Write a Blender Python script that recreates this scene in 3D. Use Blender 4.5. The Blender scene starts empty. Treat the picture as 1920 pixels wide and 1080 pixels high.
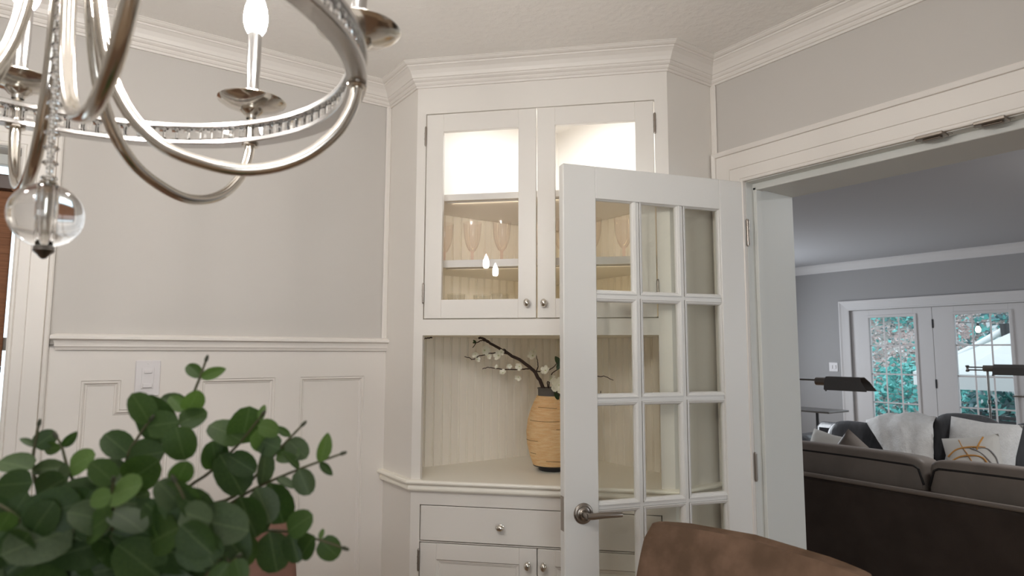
import bpy, math, random
from math import sin, cos, pi, radians, sqrt
from mathutils import Vector, Matrix

SC = bpy.context.scene
COL = SC.collection
V = Vector
rnd = random.Random(7)

# ------------------------------------------------------------------ camera, world, light, exposure
EYE = V((0.0, 0.0, 1.42))
FPX = 1203.17
def cam_axes():
    yaw, pit, rol = radians(34.83654), radians(5.70281), radians(0.17583)
    f = V((sin(yaw)*cos(pit), cos(yaw)*cos(pit), sin(pit)))
    r = V((cos(yaw), -sin(yaw), 0)); u = r.cross(f)
    return r*cos(rol)+u*sin(rol), u*cos(rol)-r*sin(rol), f
CR, CU, CF = cam_axes()
cam_d = bpy.data.cameras.new('camera'); cam = bpy.data.objects.new('camera', cam_d); COL.objects.link(cam)
cam_d.sensor_width = 36.0; cam_d.lens = 36.0*FPX/1920.0; cam_d.clip_start = 0.02; cam_d.clip_end = 200
m = Matrix((CR, CU, -CF)).transposed().to_4x4(); m.translation = EYE; cam.matrix_world = m
cam_d.dof.use_dof = True; cam_d.dof.focus_distance = 2.5; cam_d.dof.aperture_fstop = 5.0
SC.camera = cam

def ray(x, y): return CF*FPX + CR*(x-960) - CU*(y-540)          # direction of a point of the photograph
def at_depth(x, y, d): return EYE + ray(x, y)*(d/FPX)
def at_x(x, y, X): r = ray(x, y); return EYE + r*(X/r.x)
def at_y(x, y, Y): r = ray(x, y); return EYE + r*(Y/r.y)

W = bpy.data.worlds.new('sky'); SC.world = W; W.use_nodes = True
bg = W.node_tree.nodes['Background']; bg.inputs[0].default_value = (0.78, 0.92, 1.0, 1); bg.inputs[1].default_value = 2.0

def area_light(name, loc, target, sx, sy, power, color):
    d = bpy.data.lights.new(name, 'AREA'); d.shape = 'RECTANGLE'; d.size = sx; d.size_y = sy
    d.energy = power; d.color = color
    o = bpy.data.objects.new(name, d); COL.objects.link(o); o.location = loc
    o.rotation_euler = (V(target)-V(loc)).to_track_quat('-Z', 'Y').to_euler()
    return o
# dining window daylight behind the camera; two added lights brighten the living room
area_light('daylight_dining_window', (-0.9, -2.66, 1.45), (-0.9, 0, 1.35), 1.7, 1.3, 25, (0.97, 0.98, 1.0))
area_light('added_living_light', (6.25, 5.37, 1.4), (5.2, 2, 1.2), 1.5, 1.3, 46, (0.91, 0.94, 1.0))
area_light('added_living_light', (5.0, -3.16, 1.4), (5.0, 0, 1.2), 2.2, 1.3, 40, (0.91, 0.94, 1.0))

SC.view_settings.view_transform = 'Standard'; SC.view_settings.look = 'None'
SC.view_settings.gamma = 1.0; SC.view_settings.use_curve_mapping = False
SC.view_settings.exposure = 0.0
try:
    SC.cycles.use_denoising = True; SC.cycles.max_bounces = 10; SC.cycles.transparent_max_bounces = 24
    SC.cycles.transmission_bounces = 10; SC.cycles.glossy_bounces = 5; SC.cycles.diffuse_bounces = 8
    SC.cycles.sample_clamp_indirect = 8.0; SC.cycles.caustics_refractive = False; SC.cycles.caustics_reflective = False
except Exception: pass

# ------------------------------------------------------------------ materials
def mat(name, col, rough=0.5, metal=0.0, col2=None, scale=20.0, bump=0.0, bscale=200.0, stretch=None, coat=0.0, spec=0.5,
        trans=0.0, detail=3.0, sub=None, lo=0.35, hi=0.65):
    mt = bpy.data.materials.new(name); mt.use_nodes = True
    nt = mt.node_tree; b = nt.nodes['Principled BSDF']
    b.inputs['Base Color'].default_value = (*col, 1); b.inputs['Roughness'].default_value = rough
    b.inputs['Metallic'].default_value = metal; b.inputs['Specular IOR Level'].default_value = spec
    if coat: b.inputs['Coat Weight'].default_value = coat
    tc = None
    def coords():
        nonlocal tc
        if tc is None:
            t = nt.nodes.new('ShaderNodeTexCoord')
            if stretch:
                mp = nt.nodes.new('ShaderNodeMapping'); mp.inputs['Scale'].default_value = stretch
                nt.links.new(t.outputs['Object'], mp.inputs[0]); tc = mp.outputs[0]
            else: tc = t.outputs['Object']
        return tc
    if col2:
        n = nt.nodes.new('ShaderNodeTexNoise'); n.inputs['Scale'].default_value = scale; n.inputs['Detail'].default_value = detail
        nt.links.new(coords(), n.inputs['Vector'])
        rp = nt.nodes.new('ShaderNodeValToRGB')
        rp.color_ramp.elements[0].position = lo; rp.color_ramp.elements[0].color = (*col, 1)
        rp.color_ramp.elements[1].position = hi; rp.color_ramp.elements[1].color = (*col2, 1)
        nt.links.new(n.outputs['Fac'], rp.inputs[0]); nt.links.new(rp.outputs[0], b.inputs['Base Color'])
    if bump:
        n = nt.nodes.new('ShaderNodeTexNoise'); n.inputs['Scale'].default_value = bscale; n.inputs['Detail'].default_value = 4
        nt.links.new(coords(), n.inputs['Vector'])
        bp = nt.nodes.new('ShaderNodeBump'); bp.inputs['Strength'].default_value = bump; bp.inputs['Distance'].default_value = 0.01
        nt.links.new(n.outputs['Fac'], bp.inputs['Height']); nt.links.new(bp.outputs[0], b.inputs['Normal'])
    if trans:
        out = nt.nodes['Material Output']
        tl = nt.nodes.new('ShaderNodeBsdfTranslucent'); tl.inputs[0].default_value = (*(sub or col), 1)
        mx = nt.nodes.new('ShaderNodeMixShader'); mx.inputs[0].default_value = trans
        nt.links.new(b.outputs[0], mx.inputs[1]); nt.links.new(tl.outputs[0], mx.inputs[2]); nt.links.new(mx.outputs[0], out.inputs[0])
    return mt

def glass_pane(name, tint=(1, 1, 1), ior=1.5, rough=0.0):
    mt = bpy.data.materials.new(name); mt.use_nodes = True; nt = mt.node_tree
    nt.nodes.remove(nt.nodes['Principled BSDF']); out = nt.nodes['Material Output']
    tr = nt.nodes.new('ShaderNodeBsdfTransparent'); tr.inputs[0].default_value = (*tint, 1)
    gl = nt.nodes.new('ShaderNodeBsdfGlossy'); gl.inputs['Roughness'].default_value = rough
    fr = nt.nodes.new('ShaderNodeFresnel'); fr.inputs[0].default_value = ior
    mx = nt.nodes.new('ShaderNodeMixShader')
    ge = nt.nodes.new('ShaderNodeNewGeometry'); mu = nt.nodes.new('ShaderNodeMath'); mu.operation = 'SUBTRACT'; mu.use_clamp = True
    nt.links.new(fr.outputs[0], mu.inputs[0]); nt.links.new(ge.outputs['Backfacing'], mu.inputs[1])   # thin pane: reflect once, at the face that is met first
    nt.links.new(mu.outputs[0], mx.inputs[0]); nt.links.new(tr.outputs[0], mx.inputs[1]); nt.links.new(gl.outputs[0], mx.inputs[2])
    nt.links.new(mx.outputs[0], out.inputs[0])
    return mt

def glass_solid(name, col=(1, 1, 1), ior=1.5):
    mt = bpy.data.materials.new(name); mt.use_nodes = True; b = mt.node_tree.nodes['Principled BSDF']
    b.inputs['Base Color'].default_value = (*col, 1); b.inputs['Roughness'].default_value = 0.0
    b.inputs['Transmission Weight'].default_value = 1.0; b.inputs['IOR'].default_value = ior
    return mt

def emit(name, col, strength):
    mt = bpy.data.materials.new(name); mt.use_nodes = True; nt = mt.node_tree
    nt.nodes.remove(nt.nodes['Principled BSDF']); e = nt.nodes.new('ShaderNodeEmission')
    e.inputs[0].default_value = (*col, 1); e.inputs[1].default_value = strength
    nt.links.new(e.outputs[0], nt.nodes['Material Output'].inputs[0])
    return mt

M = {}
M['wall'] = mat('greige_wall_paint', (0.565, 0.54, 0.51), 0.75, bump=0.03, bscale=350)
M['trim'] = mat('white_trim_paint', (0.77, 0.735, 0.695), 0.42)
M['cab'] = mat('white_cabinet_paint', (0.78, 0.75, 0.71), 0.42)
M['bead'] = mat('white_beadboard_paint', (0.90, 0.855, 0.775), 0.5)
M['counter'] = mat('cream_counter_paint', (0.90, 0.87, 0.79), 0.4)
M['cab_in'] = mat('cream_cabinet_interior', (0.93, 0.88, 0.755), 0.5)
M['door'] = mat('white_door_paint', (0.74, 0.735, 0.715), 0.38)
M['jamb'] = mat('cool_white_jamb_paint', (0.66, 0.67, 0.645), 0.45)
M['ceil'] = mat('textured_ceiling_plaster', (0.86, 0.84, 0.81), 0.85, bump=0.35, bscale=38)
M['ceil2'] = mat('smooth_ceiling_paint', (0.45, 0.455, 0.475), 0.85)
M['gwall'] = mat('cool_grey_wall_paint', (0.40, 0.395, 0.40), 0.8, bump=0.03, bscale=300)
M['gtrim'] = mat('grey_white_trim_paint', (0.72, 0.71, 0.715), 0.5)
M['nickel'] = mat('polished_nickel', (0.72, 0.68, 0.62), 0.16, 1.0)
M['satin'] = mat('satin_nickel', (0.62, 0.61, 0.60), 0.24, 1.0)
M['nickel_b'] = mat('brushed_nickel', (0.36, 0.32, 0.285), 0.3, 1.0)
M['pewter'] = mat('dark_pewter', (0.23, 0.22, 0.21), 0.34, 1.0)
M['black'] = mat('black_metal', (0.02, 0.02, 0.022), 0.4)
M['pane'] = glass_pane('clear_window_glass', (1, 1, 1), 1.68)
M['door_pane'] = glass_pane('faintly_green_door_glass', (0.985, 0.99, 0.965), 1.75)
M['crystal'] = glass_solid('cut_crystal', (1, 1, 1), 1.52)
M['pink'] = glass_pane('pale_pink_glass', (0.99, 0.974, 0.969), 1.45, 0.03)
M['pink_d'] = glass_pane('deeper_pink_glass', (0.975, 0.905, 0.90), 1.45, 0.03)
M['clear'] = glass_pane('clear_tumbler_glass', (0.95, 0.95, 0.94), 1.4)
M['bulb'] = emit('glowing_candle_bulb', (1.0, 0.962, 0.915), 240)
M['puck'] = emit('cabinet_light_lens', (1.0, 0.98, 0.95), 12)
M['diff'] = emit('added_lamp_diffuser', (1.0, 0.98, 0.96), 75)  # glow of the ceiling lamp added to the living room
M['outbulb'] = emit('string_light_glow', (1.0, 0.93, 0.8), 6)
M['wood'] = mat('dark_oak_boards', (0.34, 0.23, 0.14), 0.4, col2=(0.42, 0.30, 0.20), scale=3, stretch=(1, 12, 1))
M['table'] = mat('walnut_table_top', (0.12, 0.065, 0.035), 0.35, col2=(0.18, 0.10, 0.055), scale=4, stretch=(1, 14, 1))
M['suede'] = mat('brown_suede', (0.115, 0.074, 0.049), 0.95, col2=(0.185, 0.118, 0.081), scale=11, detail=5, bump=0.15, bscale=60, lo=0.40, hi=0.62, spec=0.1)
M['leather_r'] = mat('reddish_brown_leather', (0.16, 0.075, 0.05), 0.55, col2=(0.20, 0.10, 0.07), scale=8, bump=0.1, bscale=150)
M['sofa'] = mat('dark_brown_upholstery', (0.046, 0.035, 0.030), 0.7, col2=(0.060, 0.046, 0.040), scale=6, bump=0.1, bscale=250, spec=0.25)
M['sofa_c'] = mat('taupe_brown_upholstery', (0.20, 0.172, 0.152), 0.5, col2=(0.24, 0.206, 0.182), scale=6, bump=0.1, bscale=200, spec=0.35)
M['leather'] = mat('charcoal_leather', (0.085, 0.086, 0.092), 0.26, col2=(0.115, 0.115, 0.122), scale=9, bump=0.35, bscale=16, stretch=(1, 2.2, 0.6))
M['pipe'] = mat('dark_piping', (0.012, 0.01, 0.01), 0.6)
M['fluff'] = mat('white_fleece', (0.78, 0.77, 0.75), 0.95, col2=(0.84, 0.83, 0.81), scale=30, bump=0.6, bscale=90, spec=0.1)
M['pillow'] = mat('cream_linen', (0.62, 0.60, 0.56), 0.9, bump=0.2, bscale=300, spec=0.1)
M['orange'] = mat('ochre_yarn', (0.55, 0.27, 0.07), 0.9)
M['greyyarn'] = mat('grey_yarn', (0.28, 0.27, 0.27), 0.9)
M['plastic'] = mat('white_plastic', (0.76, 0.74, 0.75), 0.35)
M['shade'] = mat('brown_woven_shade', (0.20, 0.085, 0.04), 0.75, col2=(0.26, 0.115, 0.055), scale=6, stretch=(1, 1, 40), bump=0.3, bscale=120)
M['darkwood'] = mat('dark_brown_wood', (0.05, 0.022, 0.013), 0.4)
M['jute'] = mat('natural_jute_rope', (0.88, 0.585, 0.30), 0.85, col2=(0.95, 0.71, 0.42), scale=26, stretch=(1, 1, 5), bump=0.5, bscale=160, spec=0.1)
M['jute_d'] = mat('darker_jute_strand', (0.34, 0.19, 0.08), 0.9)
M['collar'] = mat('charcoal_clay', (0.10, 0.09, 0.08), 0.7)
M['bark'] = mat('dark_branch_bark', (0.045, 0.027, 0.02), 0.85, bump=0.4, bscale=120)
M['petal'] = mat('ivory_petal', (0.86, 0.84, 0.72), 0.7, trans=0.1, sub=(0.8, 0.78, 0.6))
M['bud'] = mat('pale_green_bud', (0.55, 0.58, 0.32), 0.7)
M['leafd'] = mat('dark_green_leaf', (0.03, 0.06, 0.022), 0.45, trans=0.15, sub=(0.06, 0.12, 0.02))
GREENS = []
for i, (a, b) in enumerate((((0.024, 0.052, 0.012), (0.037, 0.074, 0.018)), ((0.036, 0.074, 0.016), (0.056, 0.104, 0.025)),
                            ((0.078, 0.14, 0.034), (0.11, 0.185, 0.05)), ((0.052, 0.082, 0.036), (0.072, 0.108, 0.048)))):
    GREENS.append(mat('eucalyptus_leaf_%s' % ('deep', 'mid', 'fresh', 'silvery')[i], a, 0.5, col2=b, scale=18, trans=0.22, sub=(b[0]*1.5, b[1]*1.7, b[2]*1.1), spec=0.35))
for g in GREENS:
    nt = g.node_tree; b_ = nt.nodes['Principled BSDF']; src = b_.inputs['Base Color'].links[0].from_socket
    t_ = nt.nodes.new('ShaderNodeTexCoord'); sx_ = nt.nodes.new('ShaderNodeSeparateXYZ'); ab = nt.nodes.new('ShaderNodeMath'); ab.operation = 'ABSOLUTE'
    mr = nt.nodes.new('ShaderNodeMapRange'); mr.inputs[1].default_value = .006; mr.inputs[2].default_value = .028; mr.inputs[3].default_value = .30; mr.inputs[4].default_value = 0
    mxc = nt.nodes.new('ShaderNodeMixRGB'); mxc.inputs[2].default_value = (.20, .27, .12, 1)
    nt.links.new(t_.outputs['Object'], sx_.inputs[0]); nt.links.new(sx_.outputs['Y'], ab.inputs[0]); nt.links.new(ab.outputs[0], mr.inputs[0])
    nt.links.new(mr.outputs[0], mxc.inputs[0]); nt.links.new(src, mxc.inputs[1]); nt.links.new(mxc.outputs[0], b_.inputs['Base Color'])
M['stem'] = mat('green_brown_stem', (0.09, 0.085, 0.04), 0.6)
M['stemtip'] = mat('dark_stem_tip', (0.05, 0.055, 0.03), 0.6)
M['pot'] = mat('stoneware_glaze', (0.35, 0.32, 0.28), 0.5)
M['soil'] = mat('hillside_soil', (0.52, 0.41, 0.39), 0.95, col2=(0.36, 0.36, 0.34), scale=1.5)
M['leaf_p'] = mat('fallen_leaf_rose', (0.58, 0.44, 0.42), 0.9)
M['leaf_g'] = mat('ground_cover_teal', (0.15, 0.47, 0.44), 0.7)
M['leaf_w'] = mat('fallen_leaf_pale', (0.72, 0.74, 0.75), 0.9)
M['leaf_k'] = mat('dark_teal_leaf', (0.13, 0.22, 0.24), 0.9)  # dark blue-green leaf colour, mixed in at random
M['canvas'] = mat('white_canvas', (0.72, 0.73, 0.72), 0.85, trans=0.15, sub=(0.7, 0.7, 0.7))
M['whitepole'] = mat('white_enamel', (0.75, 0.76, 0.76), 0.35)
M['conc'] = mat('patio_concrete', (0.42, 0.43, 0.44), 0.9, col2=(0.36, 0.37, 0.38), scale=3)
M['brick'] = mat('dark_red_siding', (0.16, 0.09, 0.08), 0.8)

# ------------------------------------------------------------------ mesh helpers
WM = {}                       # world matrices of objects, kept here because no depsgraph update runs in between
def wm(o):
    if o.name in WM: return WM[o.name]
    return (wm(o.parent) if o.parent else Matrix.Identity(4)) @ o.matrix_basis
def setw(o, mw):
    o.matrix_basis = (wm(o.parent).inverted() @ mw) if o.parent else mw
    WM[o.name] = mw.copy()
class MB:
    def __init__(s): s.v = []; s.f = []; s.mi = []
    def add(s, vs, fs, mi=0):
        b = len(s.v); s.v += [V(p) for p in vs]; s.f += [tuple(b+i for i in f) for f in fs]; s.mi += [mi]*len(fs); return s
    def hexa(s, p, mi=0):     # p: 8 points, bottom ring then top ring
        return s.add(p, [(3, 2, 1, 0), (4, 5, 6, 7), (0, 1, 5, 4), (1, 2, 6, 5), (2, 3, 7, 6), (3, 0, 4, 7)], mi)
    def box(s, a, b, mi=0, fr=None):
        a, b = [min(a[i], b[i]) for i in range(3)], [max(a[i], b[i]) for i in range(3)]
        p = [V((x, y, z)) for z in (a[2], b[2]) for x, y in ((a[0], a[1]), (b[0], a[1]), (b[0], b[1]), (a[0], b[1]))]
        if fr: p = [fr @ q for q in p]
        return s.hexa(p, mi)
    def cbox(s, a, b, c=0.002, fr=None):    # box with chamfered edges
        lo, hi = [min(a[i], b[i]) for i in range(3)], [max(a[i], b[i]) for i in range(3)]
        c = min([c]+[(hi[i]-lo[i])*0.45 for i in range(3)])
        vs = {}; L = []
        for ix in (0, 1):
            for iy in (0, 1):
                for iz in (0, 1):
                    k = (ix, iy, iz)
                    for ax in range(3):
                        p = [0, 0, 0]
                        for i in range(3):
                            e = hi[i] if k[i] else lo[i]
                            p[i] = e if i == ax else (e-c if k[i] else e+c)
                        vs[(k, ax)] = len(L); L.append(V(p))
        F = []
        for ax in range(3):
            o = [i for i in range(3) if i != ax]
            for sgn in (0, 1):
                q = []
                for a_, b_ in ((0, 0), (1, 0), (1, 1), (0, 1)):
                    k = [0, 0, 0]; k[ax] = sgn; k[o[0]] = a_; k[o[1]] = b_; q.append(vs[(tuple(k), ax)])
                F.append(tuple(q))
        for ax in range(3):
            o = [i for i in range(3) if i != ax]
            for a_ in (0, 1):
                for b_ in (0, 1):
                    k0 = [0, 0, 0]; k1 = [0, 0, 0]; k1[ax] = 1
                    for k in (k0, k1): k[o[0]] = a_; k[o[1]] = b_
                    F.append((vs[(tuple(k0), o[0])], vs[(tuple(k1), o[0])], vs[(tuple(k1), o[1])], vs[(tuple(k0), o[1])]))
        for ix in (0, 1):
            for iy in (0, 1):
                for iz in (0, 1):
                    k = (ix, iy, iz); F.append((vs[(k, 0)], vs[(k, 1)], vs[(k, 2)]))
        if fr: L = [fr @ q for q in L]
        return s.add(L, F)
    def prism(s, poly, a, b, fr, cap=True):   # poly in local (u,v), extruded from n=a to n=b, fr: 4x4
        n = len(poly); p = [fr @ V((u, v, a)) for u, v in poly]+[fr @ V((u, v, b)) for u, v in poly]
        fs = [(i, (i+1) % n, n+(i+1) % n, n+i) for i in range(n)]
        if cap: fs += [tuple(reversed(range(n))), tuple(range(n, 2*n))]
        return s.add(p, fs)
    def lathe(s, prof, seg=24, fr=None, mi=0):  # prof (r,z)
        vs = []; fs = []; n = len(prof)
        for i in range(seg):
            a = 2*pi*i/seg
            for r, z in prof: vs.append(V((r*cos(a), r*sin(a), z)))
        for i in range(seg):
            j = (i+1) % seg
            for k in range(n-1): fs.append((i*n+k, j*n+k, j*n+k+1, i*n+k+1))
        if fr: vs = [fr @ q for q in vs]
        return s.add(vs, fs, mi)
    def tube(s, path, rad, seg=10, cap=True, mi=0):
        path = [V(p) for p in path]; n = len(path)
        rads = rad if isinstance(rad, (list, tuple)) else [rad]*n
        vs = []; fs = []; prev = None
        for i, p in enumerate(path):
            t = (path[min(i+1, n-1)]-path[max(i-1, 0)]).normalized()
            if prev is None:
                x = t.orthogonal().normalized()
            else:
                x = (prev - t*prev.dot(t)).normalized()
            prev = x; y = t.cross(x)
            for k in range(seg):
                a = 2*pi*k/seg; vs.append(p+(x*cos(a)+y*sin(a))*rads[i])
        for i in range(n-1):
            for k in range(seg):
                k2 = (k+1) % seg; fs.append((i*seg+k, i*seg+k2, (i+1)*seg+k2, (i+1)*seg+k))
        if cap: fs += [tuple(reversed(range(seg))), tuple((n-1)*seg+k for k in range(seg))]
        return s.add(vs, fs, mi)
    def sweep(s, path, prof, fr=None, closed=False, i0=0, i1=None, skew=(0, 0), cap=True):
        # path 2D; prof (out,h) with out to the right of travel; mitred corners; fr maps (u,v,h)
        P = [V((p[0], p[1])) for p in path]; n = len(P)
        T = [(P[(i+1) % n]-P[i]).normalized() for i in range(n if closed else n-1)]
        R = [V((t.y, -t.x)) for t in T]
        rings = []
        i1 = (n if closed else n-1) if i1 is None else i1
        for i in range(i0, i1+1):
            k = i % n
            if closed: a, b = R[(k-1) % n], R[k]
            else: a, b = R[max(k-1, 0)], R[min(k, len(R)-1)]
            d = (a+b); d = d/(1+a.dot(b)) if (1+a.dot(b)) > 1e-6 else a
            sk = V((0, 0))
            ring = []
            for o, h in prof:
                q = P[k]+d*o
                if not closed and k == 0 and skew[0]: q = q - T[0]*o*skew[0]
                if not closed and k == n-1 and skew[1]: q = q + T[-1]*o*skew[1]
                ring.append(V((q.x, q.y, h)))
            rings.append(ring)
        m_ = len(prof); vs = [q for r_ in rings for q in r_]; fs = []
        for i in range(len(rings)-1):
            for k in range(m_-1): fs.append((i*m_+k, i*m_+k+1, (i+1)*m_+k+1, (i+1)*m_+k))
        if cap and not closed:
            fs += [tuple(reversed(range(m_))), tuple((len(rings)-1)*m_+k for k in range(m_))]
        if fr: vs = [fr @ q for q in vs]
        return s.add(vs, fs)
    def build(s, name, mt, parent=None, smooth=False, recalc=True):
        inv = wm(parent).inverted() if parent else None
        me = bpy.data.meshes.new(name)
        me.from_pydata([tuple(inv @ p) if inv else tuple(p) for p in s.v], [], s.f)
        for x in (mt if isinstance(mt, (list, tuple)) else [mt]): me.materials.append(x)
        if any(s.mi): me.polygons.foreach_set('material_index', s.mi)
        if recalc:
            import bmesh
            bm = bmesh.new(); bm.from_mesh(me); bmesh.ops.recalc_face_normals(bm, faces=bm.faces); bm.to_mesh(me); bm.free()
        if smooth:
            me.polygons.foreach_set('use_smooth', [True]*len(me.polygons))
            if smooth != 'all':
                try: me.set_sharp_from_angle(angle=radians(38))
                except Exception: pass
        me.update()
        o = bpy.data.objects.new(name, me); COL.objects.link(o)
        if parent: o.parent = parent
        return o

def place(name, me, parent, mw):
    o = bpy.data.objects.new(name, me); COL.objects.link(o)
    if parent: o.parent = parent
    setw(o, mw)
    return o
def tag(o, label=None, cat=None, group=None, kind=None):
    if label: o['label'] = label
    if cat: o['category'] = cat
    if group: o['group'] = group
    if kind: o['kind'] = kind
    return o
def thing(name, loc, label, cat, group=None, rz=0.0):
    o = bpy.data.objects.new(name, None); COL.objects.link(o); o.empty_display_size = 0.1
    setw(o, Matrix.Translation(V(loc)) @ Matrix.Rotation(rz, 4, 'Z'))
    return tag(o, label, cat, group)
def structure_empty(name, loc, label):
    o = bpy.data.objects.new(name, None); COL.objects.link(o); setw(o, Matrix.Translation(V(loc)))
    return tag(o, label, kind='structure')
def frame(o, x, y, z):
    mt = Matrix((V(x), V(y), V(z))).transposed().to_4x4(); mt.translation = V(o); return mt
def smooth_path(pts, sub=6):
    pts = [V(p) for p in pts]; out = []
    for i in range(len(pts)-1):
        p0, p1, p2, p3 = pts[max(i-1, 0)], pts[i], pts[i+1], pts[min(i+2, len(pts)-1)]
        for k in range(sub):
            t = k/sub
            out.append(0.5*((2*p1)+(p2-p0)*t+(2*p0-5*p1+4*p2-p3)*t*t+(3*p1-p0-3*p2+p3)*t**3))
    out.append(pts[-1]); return out

# ------------------------------------------------------------------ room shell
D, E, H = 2.433, 1.987, 2.52          # back wall y, right wall x, ceiling
XL, YB = -2.6, -2.5                    # left wall x, wall behind the camera
E2, XF = 2.264, 7.79                   # living room side of the right wall, far wall
OY0, OY1, OZ = -0.045, 1.383, 2.035    # cased opening in the right wall
def S(name, mb, mt, label, smooth=False, parent=None):
    o = mb.build(name, mt, parent, smooth); tag(o, label, kind='structure'); return o
S('floor', MB().box((XL-.15, YB-.15, -.1), (XF+.15, 5.35, 0)), M['wood'], 'light oak floor running through dining and living room')
S('ceiling', MB().box((XL-.15, YB-.15, H), ((E+E2)/2, D+.15, H+.1)), M['ceil'], 'textured off-white dining room ceiling')
S('ceiling', MB().box(((E+E2)/2, -3.15, H), (XF+.15, 5.35, H+.1)), M['ceil2'], 'smooth grey living room ceiling')

# back wall with the window opening
WX0, WX1, WZ0, WZ1 = -1.10, -0.139, 0.85, 2.035
mb = MB()
mb.box((XL-.15, D+.012, 0), (WX0, D+.15, H)); mb.box((WX1, D+.012, 0), (E2, D+.15, H))
mb.box((WX0, D+.012, 0), (WX1, D+.15, WZ0)); mb.box((WX0, D+.012, WZ1), (WX1, D+.15, H))
mb.box((-.05, D, 1.44), (1.075, D+.012, H)); mb.box((XL, D, 2.1), (-.05, D+.012, H))
wall_back = S('wall_back', mb, M['wall'], 'greige painted wall above the white wainscot')
S('wall_left', MB().box((XL-.15, YB-.15, 0), (XL, D+.15, H)), M['wall'], 'greige wall at the left end of the dining room')
mb = MB(); bx0, bx1, bz0, bz1 = -1.8, 0.0, 0.75, 2.1
mb.box((XL, YB-.15, 0), (bx0, YB, H)); mb.box((bx1, YB-.15, 0), (E2, YB, H)); mb.box((bx0, YB-.15, 0), (bx1, YB, bz0)); mb.box((bx0, YB-.15, bz1), (bx1, YB, H))
S('wall_front', mb, M['wall'], 'greige wall with a window behind the camera')
mb = MB()
mb.box((E, OY1, 0), (E2, D+.012, H)); mb.box((E, YB, 0), (E2, OY0, H)); mb.box((E, OY0, OZ), (E2, OY1, H))
S('wall_right', mb, M['wall'], 'greige wall above the wide cased opening')
# living room walls
FD0, FD1, FZ = 2.250, 4.041, 1.931      # french door opening in the far wall
mb = MB()
mb.box((XF, -3.15, 0), (XF+.14, FD0, H)); mb.box((XF, FD1, 0), (XF+.14, 5.35, H)); mb.box((XF, FD0, FZ), (XF+.14, FD1, H))
S('wall_far', mb, M['gwall'], 'cool grey living room wall around the glazed doors')
mb = MB(); nx0, nx1 = 3.8, 6.2
mb.box((E2, -3.15, 0), (nx0, -3, H)); mb.box((nx1, -3.15, 0), (XF, -3, H)); mb.box((nx0, -3.15, 0), (nx1, -3, .7)); mb.box((nx0, -3.15, 2.1), (nx1, -3, H))
S('wall_near', mb, M['gwall'], 'grey living room wall right of the sofas')
mb = MB(); lx0, lx1, lz0, lz1 = 5.5, 7.05, .7, 2.1
mb.box((E2-.2, 5.2, 0), (lx0, 5.35, H)); mb.box((lx1, 5.2, 0), (XF, 5.35, H)); mb.box((lx0, 5.2, 0), (lx1, 5.35, lz0)); mb.box((lx0, 5.2, lz1), (lx1, 5.35, H))
S('wall_side', mb, M['gwall'], 'grey living room wall with an added window')
S('wall_inner', MB().box((E2-.1, D+.15, 0), (E2, 5.2, H)).box((E2-.1, -3, 0), (E2, YB-.15, H)), M['gwall'], 'grey living room wall either side of the opening')

# crown moulding, one run per wall with mitred corners
XC, YC = 1.072, 1.518                  # cabinet return planes
PA, PB = (XC, 2.183), (1.737, YC)      # front corners of the corner cabinet
crown_path = [(XL, D), (XC, D), PA, PB, (E, YC), (E, YB)]
crown = [(0, H), (0, H-.085), (.007, H-.085), (.0085, H-.078), (.013, H-.0765), (.0165, H-.071), (.017, H-.066), (.0215, H-.0645), (.026, H-.060),
         (.027, H-.0545), (.031, H-.053), (.036, H-.041), (.044, H-.028), (.055, H-.0185), (.0585, H-.0175), (.0595, H-.0125), (.066, H-.0115), (.072, H-.0075), (.0755, H-.003), (.078, H-.0025), (.078, H)]
S('trim_1', MB().sweep(crown_path, crown, None, False, 0, 1), M['trim'], 'white crown moulding along the wall above the wainscot')
S('trim_2', MB().sweep(crown_path, crown, None, False, 1, 4), M['trim'], 'white crown moulding wrapping the top of the corner cabinet')
S('trim_3', MB().sweep(crown_path, crown, None, False, 4, 5), M['trim'], 'white crown moulding above the cased opening')
lc = [(0, H), (0, H-.10), (.012, H-.10), (.016, H-.085), (.03, H-.07), (.06, H-.03), (.075, H-.018), (.085, H-.012), (.085, H)]
S('trim_4', MB().sweep([(E2, 5.2), (XF, 5.2), (XF, -3)], lc), M['gtrim'], 'pale crown moulding on the living room far wall')

# wainscot: frame boards, recessed panels with stepped mouldings, chair rail
RZ = 1.43
wains = structure_empty('trim_5', (0.5, D, 0), 'white panelled wainscot beside the corner cabinet')
panels = [[(.052, .15), (.052, 1.326), (.160, 1.326), (.160, 1.232), (.303, 1.232), (.303, .15)],
          [(.392, .15), (.392, 1.325), (.643, 1.325), (.643, .15)], [(.732, .15), (.732, 1.325), (.983, 1.325), (.983, .15)]]
WFR = frame((0, D, 0), (1, 0, 0), (0, 0, 1), (0, 1, 0))      # u=x, v=z, n=into the wall
mb = MB()
for x0, x1, z0, z1 in ((-.037, .052, 0, RZ), (.303, .392, 0, RZ), (.643, .732, 0, RZ), (.983, 1.075, 0, RZ), (.052, .303, 1.326, RZ), (.160, .303, 1.232, 1.326),
                       (.392, .643, 1.325, RZ), (.732, .983, 1.325, RZ), (.052, .303, 0, .15), (.392, .643, 0, .15), (.732, .983, 0, .15)):
    mb.box((x0, D, z0), (x1, D+.012, z1))
mb.build('wainscot_board', M['trim'], wains)
for pl in panels:
    mb = MB().sweep(pl, [(0, 0), (.002, .0035), (.006, .0035), (.0075, .0015), (.010, .0035), (.012, .0075), (.016, .0085), (.018, .0105)], WFR, closed=True)
    mb.build('panel_moulding', M['trim'], wains)
    mb = MB(); inner = pl
    mb.prism(pl, .0105, .0118, WFR); mb.build('panel', M['trim'], wains)
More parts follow.
